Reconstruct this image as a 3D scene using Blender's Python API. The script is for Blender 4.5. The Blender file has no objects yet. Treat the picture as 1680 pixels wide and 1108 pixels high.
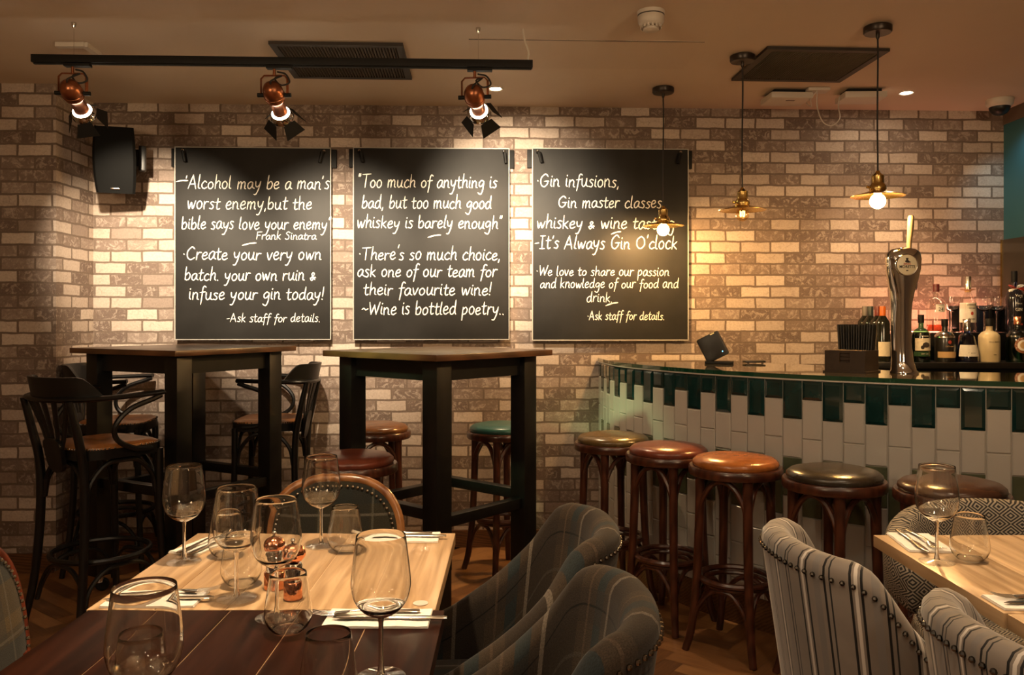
import bpy, bmesh, math, random
from mathutils import Vector, Matrix, Quaternion
random.seed(7)
PI = math.pi
SC = bpy.context.scene
COL = SC.collection

# ------------------------------------------------------------------ camera, world, exposure
F, YH, CH = 1370.0, 522.0, 1.25            # focal length in px, horizon row, eye height (m)
cam_d = bpy.data.cameras.new('camera')
cam = bpy.data.objects.new('camera', cam_d)
COL.objects.link(cam)
cam.location = (0, 0, CH)
cam.rotation_euler = (PI / 2, 0, 0)
cam_d.sensor_width = 36.0
cam_d.lens = F / 1680 * 36.0
cam_d.shift_y = -(554 - YH) / 1680
cam_d.clip_start = 0.05
SC.camera = cam
w = bpy.data.worlds.new('world')
SC.world = w
w.use_nodes = True
w.node_tree.nodes['Background'].inputs[0].default_value = (1.0, 0.72, 0.45, 1)
w.node_tree.nodes['Background'].inputs[1].default_value = 0.05
SC.view_settings.view_transform = 'Standard'
SC.view_settings.look = 'None'
SC.view_settings.gamma = 1.0
SC.view_settings.use_curve_mapping = False
SC.view_settings.exposure = 1.3
try:
    SC.cycles.use_denoising = True
    SC.cycles.caustics_reflective = False
    SC.cycles.caustics_refractive = False
    SC.cycles.sample_clamp_indirect = 40.0
    SC.cycles.transparent_max_bounces = 40
    SC.cycles.max_bounces = 10
except Exception:
    pass

TH = math.radians(2.1)                     # the back wall is turned this much
TT, D0, H = math.tan(TH), 4.57, 2.407      # its slope, its distance on the axis, ceiling height

# ------------------------------------------------------------------ light colours
WARM = (1.0, 0.70, 0.40)
AMBER = (1.0, 0.56, 0.20)

def lamp(kind, name, loc, power, color, target=None, **kw):
    d = bpy.data.lights.new(name, kind)
    d.energy = power
    d.color = color
    for k, v in kw.items():
        setattr(d, k, v)
    o = bpy.data.objects.new(name, d)
    COL.objects.link(o)
    o.location = loc
    if target is not None:
        o.rotation_euler = (Vector(target) - Vector(loc)).to_track_quat('-Z', 'Y').to_euler()
    return o

# recessed ceiling lamps over the tables, unseen fill added behind the camera, coloured accents
lamp('SPOT', 'ceiling_downlight_over_table', (-0.45, 1.55, H - 0.02), 52, WARM, (-0.42, 1.72, 0.74), spot_size=1.0, spot_blend=0.8, shadow_soft_size=0.04)
lamp('SPOT', 'ceiling_downlight_over_right_table', (1.15, 1.6, H - 0.02), 28, WARM, (1.15, 1.75, 0.74), spot_size=1.0, spot_blend=0.8, shadow_soft_size=0.04)
lamp('SPOT', 'bounce_fill', (-1.5, -0.2, 1.7), 42, WARM, (-1.2, 0.5, 2.4), spot_size=2.5, spot_blend=0.7, shadow_soft_size=0.2)  # added fill pair without a real fitting, bounced off the ceiling
lamp('SPOT', 'bounce_fill_right', (1.6, -0.2, 1.7), 42, WARM, (1.3, 0.5, 2.4), spot_size=2.5, spot_blend=0.7, shadow_soft_size=0.2)
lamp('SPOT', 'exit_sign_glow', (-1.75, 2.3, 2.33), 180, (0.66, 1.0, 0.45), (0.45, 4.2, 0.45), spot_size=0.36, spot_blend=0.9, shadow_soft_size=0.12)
lamp('SPOT', 'teal_wall_washer', (2.60, 4.30, 2.38), 3.0, (0.40, 0.85, 1.0), (2.74, 4.52, 1.9), spot_size=1.3, spot_blend=1.0, shadow_soft_size=0.03)

# ------------------------------------------------------------------ picture ray helpers (used to read true positions)
def ray(px, py, d):
    return Vector(((px - 840) / F * d, d, CH - (py - YH) / F * d))
def onz(px, py, z):
    return ray(px, py, F * (CH - z) / (py - YH))
def onwall(px, py, off=0.0):
    u = (px - 840) / F
    return ray(px, py, (D0 - off) / (1 - TT * u))
def wallY(x):
    return D0 + x * TT

# ------------------------------------------------------------------ materials
def newmat(name):
    m = bpy.data.materials.new(name)
    m.use_nodes = True
    nt = m.node_tree
    return m, nt, nt.nodes['Principled BSDF']
def N(nt, t, **kw):
    n = nt.nodes.new('ShaderNode' + t)
    for k, v in kw.items():
        if k.startswith('i_'):
            key = k[2:]
            n.inputs[int(key) if key.isdigit() else key].default_value = v
        else:
            setattr(n, k, v)
    return n
def L(nt, a, b):
    nt.links.new(a, b)
def mth(nt, op, a, b=None, c=None):
    n = nt.nodes.new('ShaderNodeMath')
    n.operation = op
    for i, v in enumerate((a, b, c)):
        if v is None:
            continue
        if isinstance(v, (int, float)):
            n.inputs[i].default_value = v
        else:
            nt.links.new(v, n.inputs[i])
    return n.outputs[0]
def mixc(nt, fac, a, b, mode='MIX'):
    n = nt.nodes.new('ShaderNodeMix')
    n.data_type = 'RGBA'
    n.blend_type = mode
    for sock, v in ((n.inputs[0], fac), (n.inputs[6], a), (n.inputs[7], b)):
        if isinstance(v, (int, float)):
            sock.default_value = v
        elif isinstance(v, tuple):
            sock.default_value = (*v[:3], 1)
        else:
            nt.links.new(v, sock)
    return n.outputs[2]
def ramp(nt, fac, stops, const=False):
    n = nt.nodes.new('ShaderNodeValToRGB')
    cr = n.color_ramp
    if const:
        cr.interpolation = 'CONSTANT'
    while len(cr.elements) < len(stops):
        cr.elements.new(0.5)
    for e, (p, c) in zip(cr.elements, stops):
        e.position = p
        e.color = (*c, 1)
    nt.links.new(fac, n.inputs[0])
    return n.outputs[0]
def bump(nt, b, h, strength=0.3, dist=0.002):
    n = N(nt, 'Bump')
    n.inputs['Strength'].default_value = strength
    n.inputs['Distance'].default_value = dist
    L(nt, h, n.inputs['Height'])
    L(nt, n.outputs[0], b.inputs['Normal'])
def uvmap(nt):
    n = N(nt, 'UVMap', uv_map='UVMap')
    s = N(nt, 'SeparateXYZ')
    L(nt, n.outputs[0], s.inputs[0])
    return n.outputs[0], s.outputs[0], s.outputs[1]
def objco(nt):
    return N(nt, 'TexCoord').outputs['Object']
def plain(name, col, rough=0.5, metal=0.0, noise=0.0, scale=60.0, spec=0.5, coat=0.0, bumpy=0.0):
    m, nt, b = newmat(name)
    b.inputs['Roughness'].default_value = rough
    b.inputs['Metallic'].default_value = metal
    b.inputs['Specular IOR Level'].default_value = spec
    b.inputs['Coat Weight'].default_value = coat
    b.inputs['Base Color'].default_value = (*col, 1)
    n = N(nt, 'TexNoise', i_Scale=scale, i_Detail=4.0)
    L(nt, objco(nt), n.inputs['Vector'])
    if noise:
        c = ramp(nt, n.outputs[0], [(0.3, tuple(x * (1 - noise) for x in col)), (0.7, tuple(min(1, x * (1 + noise)) for x in col))])
        L(nt, c, b.inputs['Base Color'])
    if bumpy:
        bump(nt, b, n.outputs[0], bumpy, 0.002)
    return m
def emit(name, col, strength):
    m, nt, b = newmat(name)
    b.inputs['Base Color'].default_value = (*col, 1)
    b.inputs['Emission Color'].default_value = (*col, 1)
    b.inputs['Emission Strength'].default_value = strength
    return m
def true_glass(name, tint=(1, 1, 1), ior=1.45):
    m, nt, b = newmat(name)
    nt.nodes.remove(b)
    gs = N(nt, 'BsdfGlass', i_IOR=ior)
    gs.inputs['Roughness'].default_value = 0.0
    gs.inputs[0].default_value = (*tint, 1)
    gg = N(nt, 'BsdfGlossy')
    gg.inputs['Roughness'].default_value = 0.04
    mx = N(nt, 'MixShader')
    mx.inputs[0].default_value = 0.03
    L(nt, gs.outputs[0], mx.inputs[1])
    L(nt, gg.outputs[0], mx.inputs[2])
    L(nt, mx.outputs[0], nt.nodes['Material Output'].inputs[0])
    return m
def thin_glass(name, tint=(1, 1, 1), edge=0.9, base=0.03, rough=0.01, solid=0.0):
    m, nt, b = newmat(name)
    nt.nodes.remove(b)
    out = nt.nodes['Material Output']
    tr = N(nt, 'BsdfTransparent')
    tr.inputs[0].default_value = (*tint, 1)
    gl = N(nt, 'BsdfGlossy')
    gl.inputs['Roughness'].default_value = rough
    gl.inputs[0].default_value = (1, 1, 1, 1)
    gr = N(nt, 'BsdfGlossy')
    gr.inputs['Roughness'].default_value = 0.25
    gr.inputs[0].default_value = (0.95, 0.95, 0.95, 1)
    g2 = N(nt, 'MixShader')
    g2.inputs[0].default_value = 0.12
    L(nt, gl.outputs[0], g2.inputs[1])
    L(nt, gr.outputs[0], g2.inputs[2])
    lw = N(nt, 'LayerWeight', i_Blend=0.5)
    f = mth(nt, 'POWER', lw.outputs['Facing'], 4.0)
    f = mth(nt, 'MULTIPLY_ADD', f, edge, base)
    body = tr.outputs[0]
    if solid:
        gs = N(nt, 'BsdfGlass', i_IOR=1.45)
        gs.inputs['Roughness'].default_value = 0.0
        gs.inputs[0].default_value = (*tint, 1)
        sm = N(nt, 'MixShader')
        sm.inputs[0].default_value = solid
        L(nt, body, sm.inputs[1])
        L(nt, gs.outputs[0], sm.inputs[2])
        body = sm.outputs[0]
    mx = N(nt, 'MixShader')
    L(nt, f, mx.inputs[0])
    L(nt, body, mx.inputs[1])
    L(nt, g2.outputs[0], mx.inputs[2])
    L(nt, mx.outputs[0], out.inputs[0])
    return m
def wood(name, dark, light, rough=0.35, spec=0.5, *, scale=(1, 14, 14), coat=0.0, axis=None, dist=5.0, wave=2.2, boards=False):
    m, nt, b = newmat(name)
    b.inputs['Specular IOR Level'].default_value = spec
    mp = N(nt, 'Mapping')
    mp.inputs['Scale'].default_value = scale
    L(nt, objco(nt), mp.inputs[0])
    n1 = N(nt, 'TexNoise', i_Scale=3.0, i_Detail=6.0, i_Distortion=0.6)
    L(nt, mp.outputs[0], n1.inputs['Vector'])
    wv = N(nt, 'TexWave', i_Scale=wave, i_Distortion=dist, i_Detail=3.0)
    wv.bands_direction = 'X' if boards else 'DIAGONAL'
    L(nt, mp.outputs[0], wv.inputs['Vector'])
    f = mth(nt, 'MULTIPLY_ADD', wv.outputs[1], 0.10 if boards else 0.4, mth(nt, 'MULTIPLY', n1.outputs[0], 0.9 if boards else 0.7))
    c = ramp(nt, f, [(0.36 if boards else 0.25, dark), (0.66 if boards else 0.75, light)])
    L(nt, c, b.inputs['Base Color'])
    b.inputs['Roughness'].default_value = rough
    b.inputs['Coat Weight'].default_value = coat
    b.inputs['Coat Roughness'].default_value = 0.15
    bump(nt, b, f, 0.08, 0.001)
    return m

def brick_mat():
    m, nt, b = newmat('brick_wallpaper')
    uv, u, v = uvmap(nt)
    wob = N(nt, 'TexNoise', i_Scale=14.0, i_Detail=4.0)
    L(nt, uv, wob.inputs['Vector'])
    off = N(nt, 'VectorMath', operation='MULTIPLY_ADD')
    L(nt, wob.outputs['Color'], off.inputs[0])
    off.inputs[1].default_value = (0.011, 0.011, 0)
    L(nt, uv, off.inputs[2])
    def bk(vec, c1, c2, mortar, size, smooth):
        t = N(nt, 'TexBrick', i_Scale=1.0)
        t.offset = 0.5
        t.inputs['Color1'].default_value = (*c1, 1)
        t.inputs['Color2'].default_value = (*c2, 1)
        t.inputs['Mortar'].default_value = (*mortar, 1)
        t.inputs['Mortar Size'].default_value = size
        t.inputs['Mortar Smooth'].default_value = smooth
        t.inputs['Brick Width'].default_value = 0.167
        t.inputs['Row Height'].default_value = 0.0622
        L(nt, vec, t.inputs['Vector'])
        return t
    t = bk(off.outputs[0], (0, 0, 0), (1, 1, 1), (0.5, 0.5, 0.5), 0.0068, 0.45)
    rnd = t.outputs[0]
    n1 = N(nt, 'TexNoise', i_Scale=26.0, i_Detail=8.0, i_Roughness=0.7, i_Distortion=1.2)
    L(nt, uv, n1.inputs['Vector'])
    n2 = N(nt, 'TexNoise', i_Scale=90.0, i_Detail=5.0, i_Roughness=0.75)
    L(nt, uv, n2.inputs['Vector'])
    pal = ramp(nt, rnd, [(0.0, (0.155, 0.110, 0.088)), (0.20, (0.205, 0.150, 0.122)), (0.42, (0.27, 0.205, 0.168)), (0.56, (0.44, 0.355, 0.295)), (0.80, (0.52, 0.43, 0.36))], const=True)
    # worn patches: pale scrapes over the dark bricks, dull ones over the pale bricks
    dark = mth(nt, 'LESS_THAN', rnd, 0.55)
    worn = ramp(nt, n1.outputs[0], [(0.50, (0, 0, 0)), (0.60, (1, 1, 1))])
    c = mixc(nt, mth(nt, 'MULTIPLY', worn, mth(nt, 'MULTIPLY_ADD', dark, 0.65, 0.0)), pal, (0.44, 0.36, 0.30))
    worn2 = ramp(nt, n1.outputs[0], [(0.30, (1, 1, 1)), (0.46, (0, 0, 0))])
    c = mixc(nt, mth(nt, 'MULTIPLY', worn2, 0.45), c, (0.17, 0.125, 0.10))
    sp = ramp(nt, n2.outputs[0], [(0.25, (0.75, 0.75, 0.75)), (0.75, (1.2, 1.2, 1.2))])
    c = mixc(nt, 1.0, c, sp, 'MULTIPLY')
    mort = mixc(nt, n2.outputs[0], (0.10, 0.070, 0.053), (0.20, 0.148, 0.115))
    c = mixc(nt, t.outputs['Fac'], c, mort)
    L(nt, c, b.inputs['Base Color'])
    b.inputs['Roughness'].default_value = 0.75
    b.inputs['Specular IOR Level'].default_value = 0.25
    h = mth(nt, 'MULTIPLY_ADD', n1.outputs[0], 0.25, mth(nt, 'SUBTRACT', 1.0, t.outputs['Fac']))
    bump(nt, b, h, 0.10, 0.002)
    return m

def line_mask(nt, co, period, centre, width, soft=0.0):
    f = mth(nt, 'FRACT', mth(nt, 'DIVIDE', co, period))
    d = mth(nt, 'ABSOLUTE', mth(nt, 'SUBTRACT', f, centre))
    return mth(nt, 'LESS_THAN', d, width / period / 2)
def tartan(name, base, cols, pu, pv, fuzz=0.5):
    """woven check: cols = list of (axis, centre 0..1, width m, colour, strength)"""
    m, nt, b = newmat(name)
    uv, u, v = uvmap(nt)
    nz = N(nt, 'TexNoise', i_Scale=420.0, i_Detail=3.0)
    L(nt, uv, nz.inputs['Vector'])
    n2 = N(nt, 'TexNoise', i_Scale=14.0, i_Detail=3.0)
    L(nt, uv, n2.inputs['Vector'])
    c = base
    for ax, cen, wd, colr, st in cols:
        k = line_mask(nt, u if ax == 'u' else v, pu if ax == 'u' else pv, cen, wd)
        k = mth(nt, 'MULTIPLY', k, mth(nt, 'MULTIPLY_ADD', nz.outputs[0], fuzz, st - fuzz * 0.5))
        c = mixc(nt, k, c, colr)
    sp = ramp(nt, nz.outputs[0], [(0.3, (0.34, 0.34, 0.34)), (0.7, (0.78, 0.78, 0.78))])
    c = mixc(nt, 1.0, c, sp, 'MULTIPLY')
    L(nt, c, b.inputs['Base Color'])
    b.inputs['Roughness'].default_value = 0.9
    b.inputs['Sheen Weight'].default_value = 0.08
    b.inputs['Sheen Roughness'].default_value = 0.5
    b.inputs['Specular IOR Level'].default_value = 0.15
    bump(nt, b, nz.outputs[0], 0.25, 0.002)
    return m
def velvet_stripes():
    m, nt, b = newmat('striped_velvet')
    uv, u, v = uvmap(nt)
    n2 = N(nt, 'TexNoise', i_Scale=12.0, i_Detail=4.0)
    L(nt, uv, n2.inputs['Vector'])
    c = mixc(nt, n2.outputs[0], (0.15, 0.125, 0.105), (0.28, 0.24, 0.205))
    P = 0.075
    for cen, wd, colr in ((0.10, 0.0032, (0.012, 0.011, 0.011)), (0.19, 0.0042, (0.55, 0.50, 0.45)), (0.28, 0.0032, (0.012, 0.011, 0.011)),
                          (0.50, 0.010, (0.19, 0.17, 0.155)), (0.66, 0.0032, (0.012, 0.011, 0.011)), (0.76, 0.0022, (0.02, 0.02, 0.02))):
        c = mixc(nt, line_mask(nt, u, P, cen, wd), c, colr)
    L(nt, c, b.inputs['Base Color'])
    b.inputs['Roughness'].default_value = 0.7
    b.inputs['Sheen Weight'].default_value = 0.6
    b.inputs['Sheen Roughness'].default_value = 0.35
    b.inputs['Specular IOR Level'].default_value = 0.2
    bump(nt, b, n2.outputs[0], 0.15, 0.004)
    return m
def diamonds():
    m, nt, b = newmat('diamond_weave')
    uv, u, v = uvmap(nt)
    a = mth(nt, 'ABSOLUTE', mth(nt, 'SUBTRACT', mth(nt, 'FRACT', mth(nt, 'DIVIDE', u, 0.058)), 0.5))
    d = mth(nt, 'ABSOLUTE', mth(nt, 'SUBTRACT', mth(nt, 'FRACT', mth(nt, 'DIVIDE', v, 0.046)), 0.5))
    f = mth(nt, 'FRACT', mth(nt, 'MULTIPLY', mth(nt, 'ADD', a, d), 5.0))
    k = mth(nt, 'GREATER_THAN', f, 0.52)
    c = mixc(nt, k, (0.016, 0.014, 0.014), (0.30, 0.255, 0.20))
    L(nt, c, b.inputs['Base Color'])
    b.inputs['Roughness'].default_value = 0.85
    nz = N(nt, 'TexNoise', i_Scale=400.0)
    L(nt, uv, nz.inputs['Vector'])
    bump(nt, b, nz.outputs[0], 0.2, 0.002)
    return m
def parquet():
    m, nt, b = newmat('herringbone_oak')
    uv, u, v = uvmap(nt)
    at = N(nt, 'Attribute', attribute_name='tone')
    mp = N(nt, 'Mapping')
    mp.inputs['Scale'].default_value = (4, 60, 1)
    L(nt, uv, mp.inputs[0])
    n = N(nt, 'TexNoise', i_Scale=2.0, i_Detail=5.0, i_Distortion=0.4)
    L(nt, mp.outputs[0], n.inputs['Vector'])
    f = mth(nt, 'MULTIPLY_ADD', at.outputs['Fac'], 0.6, mth(nt, 'MULTIPLY', n.outputs[0], 0.5))
    c = ramp(nt, f, [(0.15, (0.085, 0.036, 0.014)), (0.5, (0.22, 0.095, 0.034)), (0.9, (0.38, 0.185, 0.068))])
    L(nt, c, b.inputs['Base Color'])
    b.inputs['Roughness'].default_value = 0.33
    b.inputs['Coat Weight'].default_value = 0.15
    bump(nt, b, n.outputs[0], 0.05, 0.001)
    return m
def ceiling_mat():
    m, nt, b = newmat('ceiling_paint')
    n = N(nt, 'TexNoise', i_Scale=1.3, i_Detail=3.0)
    L(nt, objco(nt), n.inputs['Vector'])
    c = ramp(nt, n.outputs[0], [(0.3, (0.60, 0.49, 0.38)), (0.7, (0.66, 0.55, 0.43))])
    L(nt, c, b.inputs['Base Color'])
    b.inputs['Roughness'].default_value = 0.55
    b.inputs['Specular IOR Level'].default_value = 0.3
    return m

M = {}
M['brick'] = brick_mat()
M['ceiling'] = ceiling_mat()
M['floor'] = parquet()
M['skirting'] = wood('skirting_wood', (0.06, 0.025, 0.010), (0.15, 0.065, 0.025), 0.4, scale=(2, 20, 20))
M['teal'] = plain('teal_paint', (0.022, 0.095, 0.115), 0.6, noise=0.06, scale=3)
M['room_wall'] = plain('warm_cream_paint', (0.34, 0.26, 0.18), 0.7, noise=0.08, scale=3)
M['dark_wall'] = plain('dark_brown_paint', (0.10, 0.07, 0.05), 0.7, noise=0.1, scale=4)
M['smoked'] = plain('smoked_mirror', (0.055, 0.047, 0.036), 0.12, 0.2, noise=0.05, scale=3)
M['black'] = plain('black_satin', (0.007, 0.0065, 0.006), 0.38, noise=0.2, spec=0.4)
M['matt_black'] = plain('black_matt', (0.005, 0.0047, 0.0045), 0.6, noise=0.2, spec=0.25)
M['ebony'] = plain('ebonised_wood', (0.0045, 0.004, 0.0038), 0.36, noise=0.35, scale=30, spec=0.4)
M['mahogany'] = wood('red_brown_bentwood', (0.030, 0.008, 0.004), (0.075, 0.022, 0.011), 0.28, scale=(8, 8, 2), coat=0.3)
M['table_brown'] = wood('brown_table_veneer', (0.060, 0.026, 0.011), (0.125, 0.055, 0.023), 0.33, scale=(0.5, 4, 4), coat=0.1, wave=1.0, dist=2.0)
M['oak'] = wood('pale_oak_boards', (0.35, 0.215, 0.105), (0.60, 0.41, 0.235), 0.36, scale=(16, 1.1, 6), coat=0.12, dist=6.0, wave=0.7, boards=True)
M['dark_boards'] = wood('dark_stained_boards', (0.010, 0.0028, 0.0016), (0.030, 0.0088, 0.0042), 0.38, 0.05, scale=(13, 1.3, 6), coat=0.0, dist=6.0, wave=0.7, boards=True)
M['board_gap_oak'] = plain('pale_board_gap', (0.62, 0.46, 0.30), 0.6)
M['board_gap_dark'] = plain('worn_board_gap', (0.30, 0.18, 0.09), 0.6, noise=0.3, scale=40)
M['chalkboard'] = plain('chalkboard_paint', (0.016, 0.015, 0.014), 0.55, noise=0.25, scale=5, spec=0.25)
M['chalk'] = plain('chalk_pen', (0.80, 0.76, 0.68), 0.85)
M['board_line'] = plain('pale_edge_strip', (0.42, 0.40, 0.36), 0.5)
M['copper'] = plain('antique_copper', (0.36, 0.135, 0.065), 0.30, 0.9, noise=0.35, scale=25)
M['bright_copper'] = plain('bright_copper', (0.83, 0.36, 0.20), 0.14, 1.0)
M['brass'] = plain('aged_brass', (0.62, 0.42, 0.14), 0.22, 1.0, noise=0.15, scale=30)
M['chrome'] = plain('chrome', (0.66, 0.66, 0.66), 0.07, 1.0)
M['steel'] = plain('cutlery_steel', (0.62, 0.58, 0.52), 0.16, 1.0)
M['nail'] = plain('nailhead_metal', (0.42, 0.37, 0.30), 0.25, 1.0)
M['dark_nail'] = plain('dark_nailhead', (0.10, 0.09, 0.08), 0.22, 1.0)
M['bronze_nail'] = plain('bronze_nailhead', (0.20, 0.16, 0.12), 0.25, 1.0)
M['lens'] = emit('lamp_lens_and_leak_glow', (1.0, 0.86, 0.66), 9.0)
M['downlight'] = emit('downlight_lens', (1.0, 0.80, 0.55), 120.0)
M['bulb_lit'] = emit('lit_bulb', (1.0, 0.57, 0.21), 520.0)
M['filament'] = emit('glowing_filament', (1.0, 0.60, 0.16), 6.0)
M['bulb_glass'] = thin_glass('amber_bulb_glass', (1.0, 0.86, 0.62), 0.7, 0.05)
M['thin_glass'] = thin_glass('thin_clear_glass', (0.99, 0.99, 0.985), 0.8, 0.05)
M['glass'] = true_glass('clear_glass', (0.995, 0.995, 0.99))
M['white_plastic'] = plain('white_plastic', (0.60, 0.55, 0.48), 0.4)
M['linen'] = plain('white_paper_napkin', (0.82, 0.78, 0.72), 0.9, noise=0.04, scale=200, bumpy=0.1)
M['vent'] = plain('vent_brown', (0.022, 0.014, 0.009), 0.55, noise=0.2)
M['rose'] = plain('dark_bronze', (0.030, 0.020, 0.014), 0.35, 0.4)
M['cord'] = plain('black_flex', (0.012, 0.010, 0.009), 0.7)
M['tan_leather'] = plain('tan_leather', (0.30, 0.115, 0.030), 0.34, noise=0.25, scale=35, bumpy=0.06)
M['orange_leather'] = plain('orange_brown_leather', (0.33, 0.105, 0.022), 0.27, noise=0.2, scale=40, bumpy=0.05)
M['olive_leather'] = plain('olive_brown_leather', (0.10, 0.060, 0.020), 0.27, noise=0.25, scale=40, bumpy=0.05)
M['red_leather'] = plain('oxblood_leather', (0.15, 0.036, 0.018), 0.28, noise=0.25, scale=40, bumpy=0.05)
M['green_leather'] = plain('bottle_green_leather', (0.022, 0.085, 0.072), 0.30, noise=0.2, scale=40, bumpy=0.05)
M['black_leather'] = plain('black_brown_leather', (0.035, 0.026, 0.017), 0.27, noise=0.25, scale=40, bumpy=0.05)
M['brown_leather'] = plain('mid_brown_leather', (0.17, 0.068, 0.022), 0.28, noise=0.25, scale=40, bumpy=0.05)
M['dark_leather'] = plain('dark_brown_leather', (0.060, 0.026, 0.015), 0.27, noise=0.25, scale=40, bumpy=0.05)
M['show_wood'] = wood('polished_show_wood', (0.13, 0.045, 0.014), (0.27, 0.115, 0.040), 0.24, scale=(6, 6, 3), coat=0.4)
M['red_show_wood'] = wood('red_show_wood', (0.085, 0.016, 0.008), (0.16, 0.035, 0.016), 0.28, scale=(6, 6, 3), coat=0.3)
M['white_tile'] = plain('white_glazed_tile', (0.43, 0.405, 0.365), 0.16, noise=0.03, scale=8, coat=0.3)
M['green_tile'] = plain('green_glazed_tile', (0.0045, 0.026, 0.025), 0.10, noise=0.35, scale=14, coat=0.5)
M['grey_green_tile'] = plain('moss_glazed_tile', (0.075, 0.085, 0.050), 0.18, noise=0.2, scale=10, coat=0.3)
M['grout'] = plain('pale_grout', (0.40, 0.37, 0.32), 0.9)
M['counter'] = plain('polished_dark_counter', (0.075, 0.060, 0.030), 0.05, noise=0.35, scale=9, coat=1.0, spec=1.0)
M['counter_edge'] = plain('green_glass_edge', (0.006, 0.050, 0.024), 0.05, spec=0.8, coat=0.6)
M['counter_trim'] = plain('pale_counter_trim', (0.50, 0.47, 0.42), 0.3)
M['tartan_tub'] = tartan('brown_tartan_wool', (0.060, 0.042, 0.028),
    [('u', 0.30, 0.075, (0.036, 0.027, 0.021), 0.75), ('u', 0.72, 0.026, (0.024, 0.036, 0.040), 0.85), ('v', 0.62, 0.060, (0.040, 0.030, 0.024), 0.6),
     ('v', 0.20, 0.008, (0.085, 0.075, 0.062), 0.5), ('v', 0.62, 0.004, (0.010, 0.009, 0.008), 0.9), ('u', 0.50, 0.0085, (0.20, 0.165, 0.13), 0.8), ('u', 0.93, 0.005, (0.13, 0.085, 0.055), 0.5)], 0.165, 0.21)
M['tartan_chair'] = tartan('olive_tartan_wool', (0.105, 0.078, 0.042),
    [('v', 0.25, 0.050, (0.052, 0.058, 0.056), 0.8), ('v', 0.62, 0.030, (0.17, 0.115, 0.045), 0.7), ('u', 0.4, 0.055, (0.062, 0.056, 0.046), 0.6),
     ('v', 0.45, 0.006, (0.21, 0.18, 0.13), 0.6), ('u', 0.72, 0.006, (0.18, 0.16, 0.12), 0.6), ('u', 0.1, 0.003, (0.02, 0.02, 0.02), 0.8)], 0.15, 0.17)
M['tartan_dark'] = tartan('dark_tartan_wool', (0.042, 0.036, 0.022),
    [('v', 0.55, 0.045, (0.022, 0.027, 0.026), 0.8), ('u', 0.5, 0.050, (0.028, 0.027, 0.022), 0.7), ('v', 0.30, 0.007, (0.16, 0.14, 0.11), 0.7), ('u', 0.72, 0.006, (0.13, 0.12, 0.09), 0.6)], 0.15, 0.21)
M['stripes'] = velvet_stripes()
M['diamond'] = diamonds()

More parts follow.
